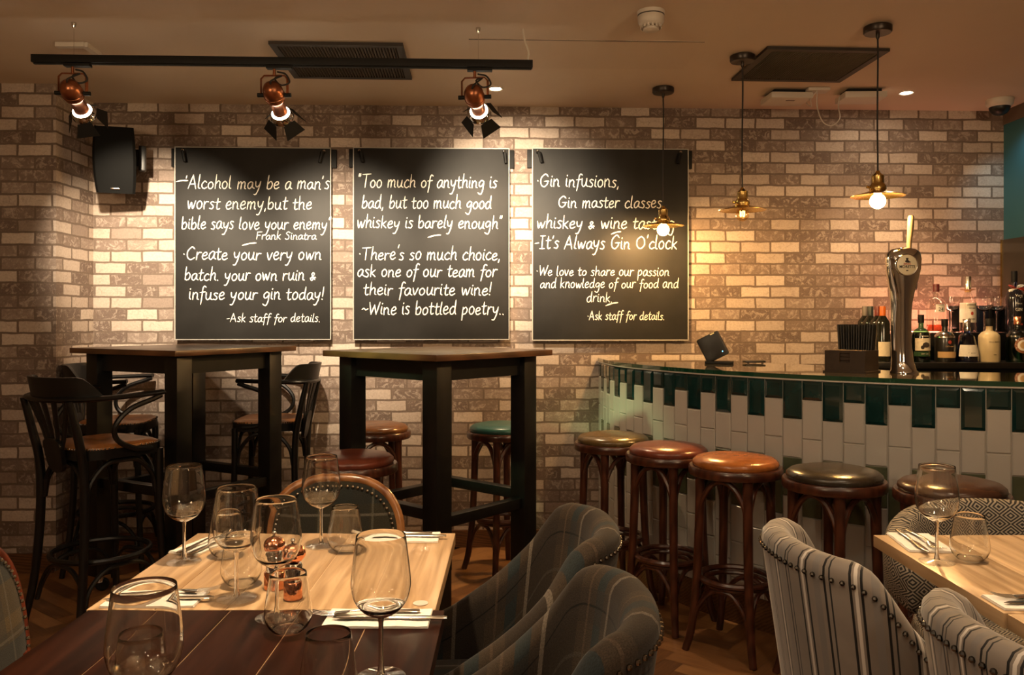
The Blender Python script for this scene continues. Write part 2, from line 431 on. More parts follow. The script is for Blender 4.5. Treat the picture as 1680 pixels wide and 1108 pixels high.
# ------------------------------------------------------------------ mesh builder
class MB:
    def __init__(s):
        s.v, s.f, s.mi, s.uv, s.sm = [], [], [], [], []
    def add(s, verts, faces, mi=0, uvs=None, smooth=True):
        b = len(s.v)
        s.v += [tuple(p) for p in verts]
        for i, f in enumerate(faces):
            s.f.append(tuple(b + k for k in f))
            s.mi.append(mi)
            s.sm.append(smooth)
            s.uv.append(uvs[i] if uvs else None)
        return s
    def box(s, c, size, mat=None, mi=0, bev=0.0):
        x, y, z = (k / 2 for k in size)
        c = Vector(c)
        if bev > 0:
            bm = bmesh.new()
            bmesh.ops.create_cube(bm, size=1.0)
            for q in bm.verts:
                q.co = Vector((q.co.x * size[0], q.co.y * size[1], q.co.z * size[2]))
            bmesh.ops.bevel(bm, geom=bm.edges[:], offset=bev, segments=2, profile=0.6, affect='EDGES')
            vs = [(mat @ q.co if mat else q.co) + c for q in bm.verts]
            bm.verts.index_update()
            fs = [tuple(q.index for q in f.verts) for f in bm.faces]
            bm.free()
            return s.add(vs, fs, mi)
        vs = [Vector((a, b, d)) for a in (-x, x) for b in (-y, y) for d in (-z, z)]
        vs = [(mat @ q if mat else q) + c for q in vs]
        return s.add(vs, [(0, 1, 3, 2), (4, 6, 7, 5), (0, 4, 5, 1), (2, 3, 7, 6), (0, 2, 6, 4), (1, 5, 7, 3)], mi, smooth=False)
    def prism(s, pts, z0, z1, mi=0):
        """closed outline in x, y, extruded"""
        n = len(pts)
        vs = [(p[0], p[1], z0) for p in pts] + [(p[0], p[1], z1) for p in pts]
        fs = [tuple(range(n - 1, -1, -1)), tuple(range(n, 2 * n))]
        fs += [(i, (i + 1) % n, n + (i + 1) % n, n + i) for i in range(n)]
        return s.add(vs, fs, mi)
    def tube(s, path, r, seg=8, closed=False, mi=0, flat=None, up=None):
        """r: number, list or function of index; flat: (a, b) multipliers for an oval section"""
        P = [Vector(p) for p in path]
        n = len(P)
        vs, fs = [], []
        prev = None
        for i, p in enumerate(P):
            t = (P[(i + 1) % n] - P[i - 1]) if closed else (P[min(i + 1, n - 1)] - P[max(i - 1, 0)])
            t.normalize()
            if up is not None:
                a = t.cross(Vector(up))
                if a.length < 1e-4:
                    a = t.orthogonal()
            elif prev is None:
                a = t.orthogonal()
            else:
                a = prev - t * prev.dot(t)
                if a.length < 1e-5:
                    a = t.orthogonal()
            a.normalize()
            prev = a
            b = t.cross(a)
            rr = r[i] if isinstance(r, (list, tuple)) else r
            fa, fb = flat if flat else (1, 1)
            for k in range(seg):
                an = 2 * PI * k / seg
                vs.append(p + a * (math.cos(an) * rr * fa) + b * (math.sin(an) * rr * fb))
        m = n if closed else n - 1
        for i in range(m):
            j = (i + 1) % n
            for k in range(seg):
                k2 = (k + 1) % seg
                fs.append((i * seg + k, i * seg + k2, j * seg + k2, j * seg + k))
        if not closed:
            fs.append(tuple(range(seg - 1, -1, -1)))
            fs.append(tuple((n - 1) * seg + k for k in range(seg)))
        return s.add(vs, fs, mi)
    def lathe(s, prof, seg=32, c=(0, 0, 0), mi=0, mat=None):
        """prof: [(r, z)...]; r = 0 makes a pole"""
        c = Vector(c)
        vs, rows = [], []
        for r, z in prof:
            if r < 1e-6:
                rows.append([len(vs)])
                vs.append(Vector((0, 0, z)))
            else:
                rows.append(list(range(len(vs), len(vs) + seg)))
                vs += [Vector((r * math.cos(2 * PI * k / seg), r * math.sin(2 * PI * k / seg), z)) for k in range(seg)]
        fs = []
        for a, b in zip(rows, rows[1:]):
            for k in range(seg):
                k2 = (k + 1) % seg
                if len(a) == 1 and len(b) == 1:
                    continue
                if len(a) == 1:
                    fs.append((a[0], b[k2], b[k]))
                elif len(b) == 1:
                    fs.append((a[k], a[k2], b[0]))
                else:
                    fs.append((a[k], a[k2], b[k2], b[k]))
        vs = [(mat @ p if mat else p) + c for p in vs]
        return s.add(vs, fs, mi)
    def sphere(s, c, r, seg=12, rings=8, sc=(1, 1, 1), mi=0):
        prof = [(r * math.sin(PI * i / rings), -r * math.cos(PI * i / rings)) for i in range(rings + 1)]
        return s.lathe(prof, seg, c, mi, Matrix.Diagonal((*sc,)).to_3x3())
    def grid(s, P, closed_u=False, mi=0, uv=None):
        """P[i][j] points -> quads; uv(i, j) -> (u, v)"""
        nu, nv = len(P), len(P[0])
        vs = [p for row in P for p in row]
        fs, us = [], []
        for i in range(nu if closed_u else nu - 1):
            i2 = (i + 1) % nu
            for j in range(nv - 1):
                fs.append((i * nv + j, i2 * nv + j, i2 * nv + j + 1, i * nv + j + 1))
                if uv:
                    us.append([uv(i, j), uv(i + 1, j), uv(i + 1, j + 1), uv(i, j + 1)])
        return s.add(vs, fs, mi, us if uv else None)
    def nails(s, pts, r=0.005):
        for p in pts:
            s.sphere(p, r, 7, 4)
        return s
    def build(s, name, mats, parent=None, angle=40, fixn=True, flat=False):
        me = bpy.data.meshes.new(name)
        me.from_pydata(s.v, [], s.f)
        for m in (mats if isinstance(mats, (list, tuple)) else [mats]):
            me.materials.append(m)
        me.polygons.foreach_set('material_index', s.mi)
        if any(u is not None for u in s.uv):
            ul = me.uv_layers.new(name='UVMap')
            for p, u in zip(me.polygons, s.uv):
                if u:
                    for li, c in zip(p.loop_indices, u):
                        ul.data[li].uv = c
        if fixn:
            bm = bmesh.new()
            bm.from_mesh(me)
            bmesh.ops.recalc_face_normals(bm, faces=bm.faces[:])
            bm.to_mesh(me)
            bm.free()
        if not flat:
            me.shade_smooth()
            me.set_sharp_from_angle(angle=math.radians(angle))
        me.update()
        o = bpy.data.objects.new(name, me)
        COL.objects.link(o)
        if parent is not None:
            o.parent = parent
        return o

def tag(o, label=None, cat=None, group=None, kind=None):
    for k, v in (('label', label), ('category', cat), ('group', group), ('kind', kind)):
        if v:
            o[k] = v
    return o
def thing(name, label, cat, loc=(0, 0, 0), rz=0.0, group=None):
    o = bpy.data.objects.new(name, None)
    o.empty_display_size = 0.1
    COL.objects.link(o)
    o.location = loc
    o.rotation_euler = (0, 0, rz)
    return tag(o, label, cat, group)
def dup(root, loc, rz=0.0, label=None, scale=None):
    def cp(o, par):
        c = o.copy()
        COL.objects.link(c)
        c.parent = par
        for ch in list(o.children):
            cp(ch, c)
        return c
    r = cp(root, None)
    r.location = loc
    r.rotation_euler = (0, 0, rz)
    if scale:
        r.scale = scale
    if label:
        r['label'] = label
    return r
def swap_mat(root, child_prefix, mat):
    for ch in root.children:
        if ch.name.startswith(child_prefix):
            ch.data = ch.data.copy()
            ch.data.materials[0] = mat
def struct(o):
    o['kind'] = 'structure'
    return o
def spline(pts, n=8, closed=False):
    """Catmull-Rom through the points"""
    P = [Vector(p) for p in pts]
    if len(P) < 3 and not closed:
        return [P[0].lerp(P[-1], i / n) for i in range(n + 1)]
    out = []
    m = len(P)
    for i in range(m if closed else m - 1):
        p1, p2 = P[i], P[(i + 1) % m]
        p0 = P[i - 1] if (closed or i > 0) else p1 * 2 - p2
        p3 = P[(i + 2) % m] if (closed or i + 2 < m) else p2 * 2 - p1
        for k in range(n):
            t = k / n
            out.append(0.5 * ((2 * p1) + (p2 - p0) * t + (2 * p0 - 5 * p1 + 4 * p2 - p3) * t * t + (3 * p1 - p0 - 3 * p2 + p3) * t ** 3))
    if not closed:
        out.append(P[-1])
    return out
def ring(r, z, n=36, c=(0, 0)):
    return [(c[0] + r * math.cos(2 * PI * k / n), c[1] + r * math.sin(2 * PI * k / n), z) for k in range(n)]
def printed(name, text, size, mat, parent, loc, rot, squash=1.0, bold=0.0, curve_r=None):
    """printed lettering as a mesh; curve_r wraps it on a bottle of that radius"""
    cu = bpy.data.curves.new(name, 'FONT')
    cu.body = text
    cu.size = size
    cu.align_x = 'CENTER'
    cu.align_y = 'CENTER'
    cu.offset = bold
    cu.extrude = 0.0002
    cu.resolution_u = 3
    tmp = bpy.data.objects.new('tmp', cu)
    COL.objects.link(tmp)
    bpy.context.view_layer.update()
    me = bpy.data.meshes.new_from_object(tmp.evaluated_get(bpy.context.evaluated_depsgraph_get()))
    bpy.data.objects.remove(tmp)
    bpy.data.curves.remove(cu)
    for v in me.vertices:
        v.co.x *= squash
        if curve_r:
            a = v.co.x / curve_r
            v.co.z += curve_r * (math.cos(a) - 1)
            v.co.x = curve_r * math.sin(a)
    me.materials.clear()
    me.materials.append(mat)
    o = bpy.data.objects.new(name, me)
    COL.objects.link(o)
    o.parent = parent
    o.location = loc
    o.rotation_euler = rot
    return o

# ------------------------------------------------------------------ the room
XR, XL, XP, YP, YB = 2.76, -3.4, -2.25, 4.12, -2.6     # right wall, left wall, pier face, pier front, wall behind the camera
def wall_quad(mb, a, b, z0, z1, u0, mi=0):
    a, b = Vector(a), Vector(b)
    l = (b - a).length
    mb.add([(a.x, a.y, z0), (b.x, b.y, z0), (b.x, b.y, z1), (a.x, a.y, z1)], [(0, 1, 2, 3)], mi,
           [[(u0, z0), (u0 + l, z0), (u0 + l, z1), (u0, z1)]], smooth=False)
    return u0 + l
mb = MB()
xa, xb = XP - 0.05, XR + 0.15
wall_quad(mb, (xa, wallY(xa), 0), (xb, wallY(xb), 0), 0, H, 0.02)
wall_quad(mb, (xb, wallY(xb) + 0.12, 0), (xa, wallY(xa) + 0.12, 0), 0, H, 0.02)
mb.add([(xa, wallY(xa), H), (xb, wallY(xb), H), (xb, wallY(xb) + 0.12, H), (xa, wallY(xa) + 0.12, H)], [(0, 1, 2, 3)], smooth=False)
mb.add([(xa, wallY(xa), 0), (xb, wallY(xb), 0), (xb, wallY(xb) + 0.12, 0), (xa, wallY(xa) + 0.12, 0)], [(0, 1, 2, 3)], smooth=False)
struct(mb.build('wall_back', M['brick'], fixn=False, flat=True))
mb = MB()
u = wall_quad(mb, (XL, YP - 0.03, 0), (XP, YP, 0), 0, H, -1.137)
u = wall_quad(mb, (XP, YP, 0), (XP, wallY(XP) + 0.02, 0), 0, H, u)
wall_quad(mb, (XP, wallY(XP) + 0.02, 0), (XL, wallY(XP) + 0.02, 0), 0, H, u)
mb.add([(XL, YP - 0.03, H), (XP, YP, H), (XP, wallY(XP) + 0.02, H), (XL, wallY(XP) + 0.02, H)], [(0, 1, 2, 3)], smooth=False)
struct(mb.build('wall_pier', M['brick'], fixn=False, flat=True))
mb = MB().box((XL - 0.06, (YB + YP) / 2, H / 2), (0.12, YP - YB, H))
struct(mb.build('wall_left', M['room_wall']))
mb = MB().box(((XL + XR) / 2, YB - 0.06, H / 2), (XR - XL + 0.3, 0.12, H))
struct(mb.build('wall_front', M['room_wall']))
yr = wallY(XR)
mb = MB().box((XR + 0.06, (YB + yr) / 2, 1.165), (0.12, yr - YB, 2.33))
struct(mb.build('wall_right', M['dark_wall']))
mb = MB().box((XR - 0.004, (3.95 + yr) / 2, 1.165), (0.012, yr - 3.95, 2.33))
struct(mb.build('trim_3', M['teal']))
mb = MB().box((XR + 0.05, (YB + yr) / 2, (2.33 + H) / 2), (0.13, yr - YB, H - 2.33))
struct(mb.build('trim_1', M['dark_wall']))
mb = MB().box((XR - 0.030, 4.28, 0.84), (0.06, 0.66, 1.68))
mb.box((XR - 0.061, 4.605, 0.84), (0.006, 0.012, 1.68), mi=1)
struct(mb.build('trim_2', [M['smoked'], M['brass']]))
# ceiling
mb = MB().box(((XL + XR) / 2, (YB + 4.8) / 2, H + 0.06), (XR - XL + 0.5, 4.8 - YB + 0.3, 0.12))
struct(mb.build('ceiling', M['ceiling']))
# floor: slab and herringbone blocks
mb = MB().box(((XL + XR) / 2, (YB + 4.8) / 2, -0.07), (XR - XL + 0.5, 4.8 - YB + 0.3, 0.12))
W_, n_ = 0.075, 5
L_ = W_ * n_
ca, sa = math.cos(PI / 4 + 0.12), math.sin(PI / 4 + 0.12)
tones = [0.5] * 6
for k in range(-110, 111):
    for m in range(-14, 15):
        ox, oy = k * W_ + 2 * L_ * m, k * W_
        for (x0, y0, lx, ly, al) in ((ox, oy, L_, W_, 0), (ox, oy + W_, W_, L_, 1)):
            cx, cy = x0 + lx / 2, y0 + ly / 2
            X, Y = cx * ca - cy * sa, cx * sa + cy * ca + 1.5
            if X < XL + 0.1 or X > XR - 0.1 or Y < -0.4 or Y > 4.75 or Y > wallY(X) - 0.02:
                continue
            g = 0.0009
            q = [(x0 + g, y0 + g), (x0 + lx - g, y0 + g), (x0 + lx - g, y0 + ly - g), (x0 + g, y0 + ly - g)]
            vs = [(a * ca - b * sa, a * sa + b * ca + 1.5, 0.0) for a, b in q]
            r = random.random() * 9
            uq = [(a - x0 + r, b - y0 + r) if al == 0 else (b - y0 + r, a - x0 + r) for a, b in q]
            mb.add(vs, [(0, 1, 2, 3)], 0, [uq], smooth=False)
            tones.append(random.random())
fo = struct(mb.build('floor', M['floor'], fixn=False, flat=True))
at = fo.data.attributes.new('tone', 'FLOAT', 'FACE')
at.data.foreach_set('value', tones)
# skirting along the back wall, up to the bar
mb = MB()
x0, x1 = XP + 0.0, 0.464
mid = Vector(((x0 + x1) / 2, wallY((x0 + x1) / 2) - 0.008, 0.047))
mb.box(mid, ((x1 - x0), 0.016, 0.094), Matrix.Rotation(TH, 3, 'Z'))
struct(mb.build('baseboard_back', M['skirting']))
mb = MB().box(((XL + XP) / 2, YP - 0.025, 0.047), (XP - XL, 0.02, 0.094))
struct(mb.build('baseboard_left', M['skirting']))

# ------------------------------------------------------------------ handwriting (single-stroke letters)
G = {}
for row in '''a|72|62 88 38 100 10 70 6 25 24 0 48 28 62 88 60 25 80 6
b|70|12 175 8 90 8 5/8 60 40 98 62 65 52 15 25 0 8 12
c|62|56 85 36 100 8 62 10 20 34 0 62 18
d|78|62 80 38 98 8 62 10 15 30 0 56 35 66 175/66 175 62 40 74 2
e|64|8 48 40 55 54 78 38 100 12 75 6 32 26 0 62 22
f|52|64 158 46 172 30 140 24 40 14 -60/2 90 58 98
g|72|60 85 36 100 8 66 14 26 36 25 58 60 62 90 58 -20 36 -78 2 -58
h|72|10 175 8 0/8 55 36 95 56 80 56 20 70 2
i|26|10 98 9 20 22 2/13 132 15 140
k|66|10 175 8 0/56 98 10 45/18 50 60 0
l|30|16 175 8 60 10 10 26 2
m|106|8 98 8 0/8 60 32 98 44 75 44 0/44 60 70 98 86 75 86 15 100 2
n|74|8 98 8 0/8 60 36 98 56 72 56 14 72 2
o|68|36 100 10 72 8 25 30 0 56 25 58 72 36 100
p|70|10 98 8 -82/8 65 38 98 60 65 48 18 22 2 8 15
r|54|8 98 8 0/8 55 28 92 54 92
s|54|50 90 28 100 12 78 44 36 32 2 4 8
t|52|24 150 20 30 32 0 52 12/0 98 52 104
u|74|8 98 8 30 26 0 50 30 60 98/60 98 58 20 76 2
v|62|4 98 26 2 58 98
w|92|4 98 22 2 44 80 62 2 88 98
y|70|6 98 12 42 32 26 58 60/62 98 48 0 24 -70 2 -72
A|100|2 0 46 168/46 168 88 0/16 54 78 60
C|96|88 140 60 165 16 110 14 40 48 0 92 25
F|80|14 165 12 0/10 165 82 168/12 88 60 92
S|78|74 145 46 168 16 130 58 75 56 18 28 0 4 18
T|92|46 160 42 0/0 158 96 166
W|124|4 165 28 2/28 2 62 130/62 130 86 2/86 2 122 168
G|108|92 138 62 168 16 115 16 35 52 0 88 40 90 74/54 72 102 74
I|62|30 165 28 0/6 165 58 167/4 0 56 2
O|112|60 168 16 120 18 35 58 0 100 50 94 130 60 168
'|22|12 178 6 142
"|34|8 178 4 142/24 178 20 142
.|26|8 4 12 -2
,|26|14 10 6 -28
!|34|20 168 12 42/8 6 12 0
-|46|2 62 42 70
~|70|2 66 20 80 44 62 68 74
*|26|6 80 11 74
+|70|58 8 18 74 32 98 44 76 8 24 24 0 56 44/2 30 64 34
 |46|'''.split('\n'):
    ch, wd, st = row.split('|') if not row.startswith(' ') else (' ', '46', '')
    G[ch] = (int(wd) / 100, [[(float(a) / 100, float(b) / 100) for a, b in zip(s.split()[::2], s.split()[1::2])] for s in st.split('/') if s])

def ribbon(mb, pts, wd, z):
    P = [Vector((p[0], p[1], 0)) for p in pts]
    n = len(P)
    vs = []
    for i, p in enumerate(P):
        t = P[min(i + 1, n - 1)] - P[max(i - 1, 0)]
        if t.length < 1e-9:
            t = Vector((1, 0, 0))
        t.normalize()
        nn = Vector((-t.y, t.x, 0))
        ww = wd * (0.85 + 0.3 * math.sin(i * 0.7) ** 2) / 2
        e = wd * 0.4
        q = p + (t * e if i == n - 1 else (t * -e if i == 0 else Vector()))
        ww *= 0.6 if i in (0, n - 1) else 1
        vs += [q + nn * ww, q - nn * ww]
    # x along the board, z up, -y to the room
    vs = [(v.x, -z, v.y) for v in vs]
    mb.add(vs, [(2 * i, 2 * i + 1, 2 * i + 3, 2 * i + 2) for i in range(n - 1)])
def write(mb, text, x0, x1, yb, xh, wd, depth, rnd):
    """text between x0 and x1 with baseline yb (board metres)"""
    total = sum(G[c][0] + 0.10 for c in text)
    sx = (x1 - x0) / total
    x = x0
    for c in text:
        gw, st = G[c]
        jy = rnd.uniform(-0.05, 0.05) * xh
        js = rnd.uniform(0.92, 1.08)
        jr = rnd.uniform(-0.05, 0.07)
        for s in st:
            pts = []
            for a, b in s:
                yy = b * xh * js
                pts.append((x + a * sx + (0.12 + jr) * yy * 0.7, yb + jy + yy, 0))
            sm = spline(pts, 6) if len(pts) > 2 else [Vector(pts[0]).lerp(Vector(pts[1]), k / 3) for k in range(4)]
            ribbon(mb, sm, wd, depth + rnd.uniform(0, 0.0004))
        x += (gw + 0.10) * sx

def chalkboard(px0, px1, py0, py1, lines, dashes, label, pegs):
    off = 0.035
    a, b = onwall(px0, py1, off + 0.012), onwall(px1, py1, off + 0.012)
    ztop = onwall((px0 + px1) / 2, py0, off).z
    z0 = (a.z + b.z) / 2
    o = thing('chalkboard', label, 'chalkboard', (a.x, a.y, z0), TH, 'chalkboards on the brick wall')
    wd, ht = (b - a).length, ztop - z0
    MB().box((wd / 2, 0.014, ht / 2), (wd, 0.016, ht), bev=0.002).build('panel', M['chalkboard'], o)
    e = MB()
    tW = 0.0045
    for c, sz in (((wd / 2, 0.0045, tW / 2), (wd, 0.005, tW)), ((wd / 2, 0.0045, ht - tW / 2), (wd, 0.005, tW)),
                  ((tW / 2, 0.0045, ht / 2), (tW, 0.005, ht)), ((wd - tW / 2, 0.0045, ht / 2), (tW, 0.005, ht))):
        e.box(c, sz)
    e.build('edge_strip', M['board_line'], o)
    r = MB()
    r.box((wd / 2, 0.034, ht - 0.055), (wd + 0.05, 0.022, 0.10), bev=0.003)
    r.build('hanging_rail', M['matt_black'], o)
    for fx, dx in pegs:
        k = MB()
        p0 = Vector((fx * wd, 0.006, ht - 0.025))
        k.tube([p0, p0 + Vector((dx * 0.4, -0.02, -0.005)), p0 + Vector((dx, -0.028, -0.06))], [0.009, 0.010, 0.008], 8)
        k.build('peg', M['matt_black'], o)
        k = MB().sphere(p0 + Vector((0, -0.004, 0.006)), 0.0085, 10, 6, (1, 0.5, 1))
        k.build('screw_cap', M['steel'], o)
    rnd = random.Random(len(label))
    s = wd / (px1 - px0)
    for t, x0, x1, yb, xh in lines:
        mb = MB()
        write(mb, t, (x0 - px0) * s, (x1 - px0) * s, (py1 - yb) * s, xh * s, (1.75 if xh > 10 else 1.3) * s, -0.0045, rnd)
        mb.build('chalk_writing', M['chalk'], o, fixn=False)
    for d in dashes:
        mb = MB()
        ribbon(mb, spline([((d[0] - px0) * s, (py1 - d[1]) * s, 0), (((d[0] + d[2]) / 2 - px0) * s, (py1 - (d[1] + d[3]) / 2 + 1) * s, 0), ((d[2] - px0) * s, (py1 - d[3]) * s, 0)], 4), 2.0 * s, -0.0045)
        mb.build('chalk_dash', M['chalk'], o, fixn=False)
    return o
chalkboard(286, 543, 242, 558, [
    ("'Alcohol may be a man's", 303, 541, 307, 12.5), ('worst enemy,but the', 306, 512, 341, 12.5), ("bible says love your enemy\"", 297, 543, 374, 12),
    ('Frank Sinatra', 419, 519, 391, 7.5), ('*Create your very own', 299, 528, 425, 12.5), ('batch. your own ruin +', 302, 519, 459, 12), ('infuse your gin today!', 309, 533, 491, 12), ('-Ask staff for details.', 371, 526, 528, 8.3)],
    [(289, 296, 307, 294), (397, 401, 419, 397)], 'chalkboard quoting alcohol as a worst enemy, behind the bar armchairs', [(0.05, 0.02), (0.955, -0.02)])
chalkboard(579, 836, 243, 558, [
    ('"Too much of anything is', 587, 816, 307, 12.5), ('bad, but too much good', 593, 807, 341, 12.5), ('whiskey is barely enough"', 585, 824, 374, 12),
    ("*There's so much choice,", 588, 822, 426, 12.5), ('ask one of our team for', 586, 816, 454, 12), ('their favourite wine!', 596, 808, 484, 12), ('~Wine is bottled poetry..', 593, 829, 516, 12.5)],
    [(702, 389, 722, 385)], 'middle chalkboard beginning with too much of anything is bad', [(0.04, 0.02), (0.965, 0.008)])
chalkboard(873, 1130, 244, 559, [
    ('*Gin infusions,', 880, 1017, 308, 12.5), ('Gin master classes,', 915, 1091, 342, 11.5), ('whiskey + wine tasting', 880, 1108, 376, 12), ("-It's Always Gin O'clock", 877, 1112, 409, 12.5),
    ('*We love to share our passion', 880, 1099, 453, 9), ('and knowledge of our food and', 886, 1114, 473, 9), ('drink.', 962, 1006, 496, 9), ('*Ask staff for details.', 963, 1091, 525, 8.3)],
    [(1003, 385, 1018, 381), (994, 502, 1013, 497)], 'chalkboard about gin infusions and master classes, behind the lit pendant lamp', [(0.035, 0.02), (0.95, -0.02)])

# ------------------------------------------------------------------ bar tables on castors
def bar_table(label, cx, cy, a, half, T=1.115):
    o = thing('bar_table', label, 'bar table', (cx, cy, 0), a, 'tall square bar tables')
    rot = Matrix.Rotation(PI / 4, 3, 'Z')
    sd = half * math.sqrt(2)
    MB().box((0, 0, T - 0.0125), (sd, sd, 0.025), rot, bev=0.004).build('table_top', M['table_brown'], o)
    R = half - 0.125
    lg = 0.078
    q = [rot @ Vector((R / math.sqrt(2) * sx, R / math.sqrt(2) * sy, 0)) for sx, sy in ((1, 1), (-1, 1), (-1, -1), (1, -1))]
    for i in range(4):
        p, n = q[i], q[(i + 1) % 4]
        l = MB().box((p.x, p.y, (T - 0.025 + 0.075) / 2), (lg, lg, T - 0.025 - 0.075), rot, bev=0.002).build('leg', M['ebony'], o)
        MB().lathe([(0, 0.0751), (0.02, 0.0751), (0.022, 0.055), (0.018, 0.04), (0, 0.04)], 16, (p.x, p.y, 0)).build('castor_cup', M['chrome'], l)
        wv = MB()
        wv.lathe([(0, -0.012), (0.026, -0.012), (0.030, -0.006), (0.030, 0.006), (0.026, 0.012), (0, 0.012)], 20, (p.x + 0.012, p.y, 0.030), mat=Matrix.Rotation(PI / 2, 3, 'X'))
        wv.build('castor_wheel', M['matt_black'], l)
        d = (n - p).normalized()
        ang = math.atan2(d.y, d.x)
        mid = (p + n) / 2
        ln = (n - p).length - lg
        nrm = Vector((d.y, -d.x, 0))
        MB().box((mid.x, mid.y, T - 0.025 - 0.04), (ln + 0.002, 0.025, 0.08), Matrix.Rotation(ang, 3, 'Z')).build('apron', M['ebony'], o)
        zz = 0.50 if i % 2 else 0.47
        MB().box((mid.x, mid.y, zz), (ln + 0.002, 0.045, 0.042), Matrix.Rotation(ang, 3, 'Z'), bev=0.002).build('stretcher', M['ebony'], o)
    return o
bar_table('tall black bar table with brown top, bentwood armchairs around it', -1.53, 3.93, math.radians(16), 0.50)
bar_table('tall black bar table with brown top and round stools tucked under it', -0.31, 3.53, math.radians(4), 0.485)

# ------------------------------------------------------------------ round bentwood stools
def bar_stool(label, loc, rz, leather):
    o = thing('bar_stool', label, 'bar stool', loc, rz, 'round bentwood bar stools')
    Z = 0.735
    MB().lathe([(0, Z), (0.06, Z - 0.001), (0.11, Z - 0.005), (0.145, Z - 0.013), (0.158, Z - 0.024), (0.160, Z - 0.034), (0.156, Z - 0.042), (0, Z - 0.042)], 48).build('cushion', leather, o)
    MB().lathe([(0, Z - 0.042), (0.170, Z - 0.0425), (0.174, Z - 0.048), (0.174, Z - 0.072), (0.170, Z - 0.077), (0, Z - 0.077)], 48).build('seat_rim', M['mahogany'], o)
    ft = []
    for k in range(4):
        a = PI / 2 * k + PI / 4
        path = spline([(0.135 * math.cos(a), 0.135 * math.sin(a), Z - 0.074), (0.137 * math.cos(a), 0.137 * math.sin(a), 0.52), (0.148 * math.cos(a), 0.148 * math.sin(a), 0.27),
                       (0.168 * math.cos(a), 0.168 * math.sin(a), 0.09), (0.192 * math.cos(a), 0.192 * math.sin(a), 0.0)], 5)
        n = len(path)
        rad = [0.0195 - 0.0055 * (i / (n - 1)) for i in range(n)]
        MB().tube(path, rad, 12).build('leg', M['mahogany'], o)
    for k in range(4):
        a0, a1 = PI / 2 * k + PI / 4, PI / 2 * (k + 1) + PI / 4
        def pt(f, z, r):
            a = a0 + (a1 - a0) * f
            rr = r / max(math.cos(a - (a0 + a1) / 2), 0.707)
            return (rr * math.cos(a), rr * math.sin(a), z)
        rin = 0.103
        up = spline([pt(0.02, 0.50, rin), pt(0.06, 0.56, rin), pt(0.22, 0.622, rin), pt(0.5, 0.645, rin + 0.004), pt(0.78, 0.622, rin), pt(0.94, 0.56, rin), pt(0.98, 0.50, rin)], 5)
        MB().tube(up, 0.0105, 8).build('brace', M['mahogany'], o)
        lo = spline([pt(0.01, 0.10, 0.118), pt(0.06, 0.17, 0.112), pt(0.25, 0.228, 0.108), pt(0.5, 0.240, 0.11), pt(0.75, 0.228, 0.108), pt(0.94, 0.17, 0.112), pt(0.99, 0.10, 0.118)], 5)
        MB().tube(lo, 0.0095, 8).build('lower_brace', M['mahogany'], o)
    MB().tube(ring(0.132, 0.27), 0.0115, 8, closed=True).build('foot_ring', M['mahogany'], o)
    MB().tube(ring(0.118, 0.252), 0.009, 8, closed=True).build('inner_ring', M['mahogany'], o)
    return o
s0 = bar_stool('round stool with orange-brown leather seat, third from the wall along the tiled bar', (0.845, 3.16, 0), 0.85, M['orange_leather'])
def stool(label, x, y, rz, mat):
    s = dup(s0, (x, y, 0), rz, label)
    swap_mat(s, 'cushion', mat)
    return s
stool('round stool with olive-brown seat at the wall end of the tiled bar', 0.455, 3.76, 0.4, M['olive_leather'])
stool('round stool with red-brown leather seat, second from the wall along the tiled bar', 0.645, 3.45, 0.75, M['red_leather'])
stool('round stool with black-green leather seat behind the striped velvet chair', 1.118, 2.90, 0.55, M['black_leather'])
stool('round stool with dark brown seat behind the diamond-weave chair', 1.415, 2.69, 0.6, M['dark_leather'])
stool('round stool with tan-brown seat standing by the wall behind the tall table leg', -0.675, 4.13, 0.3, M['brown_leather'])
stool('round stool with bottle-green leather seat under the tall table by the wall', -0.05, 4.13, 0.62, M['green_leather'])
stool('round stool with oxblood leather seat at the front of the tall table', -0.615, 3.215, 0.1, M['red_leather'])

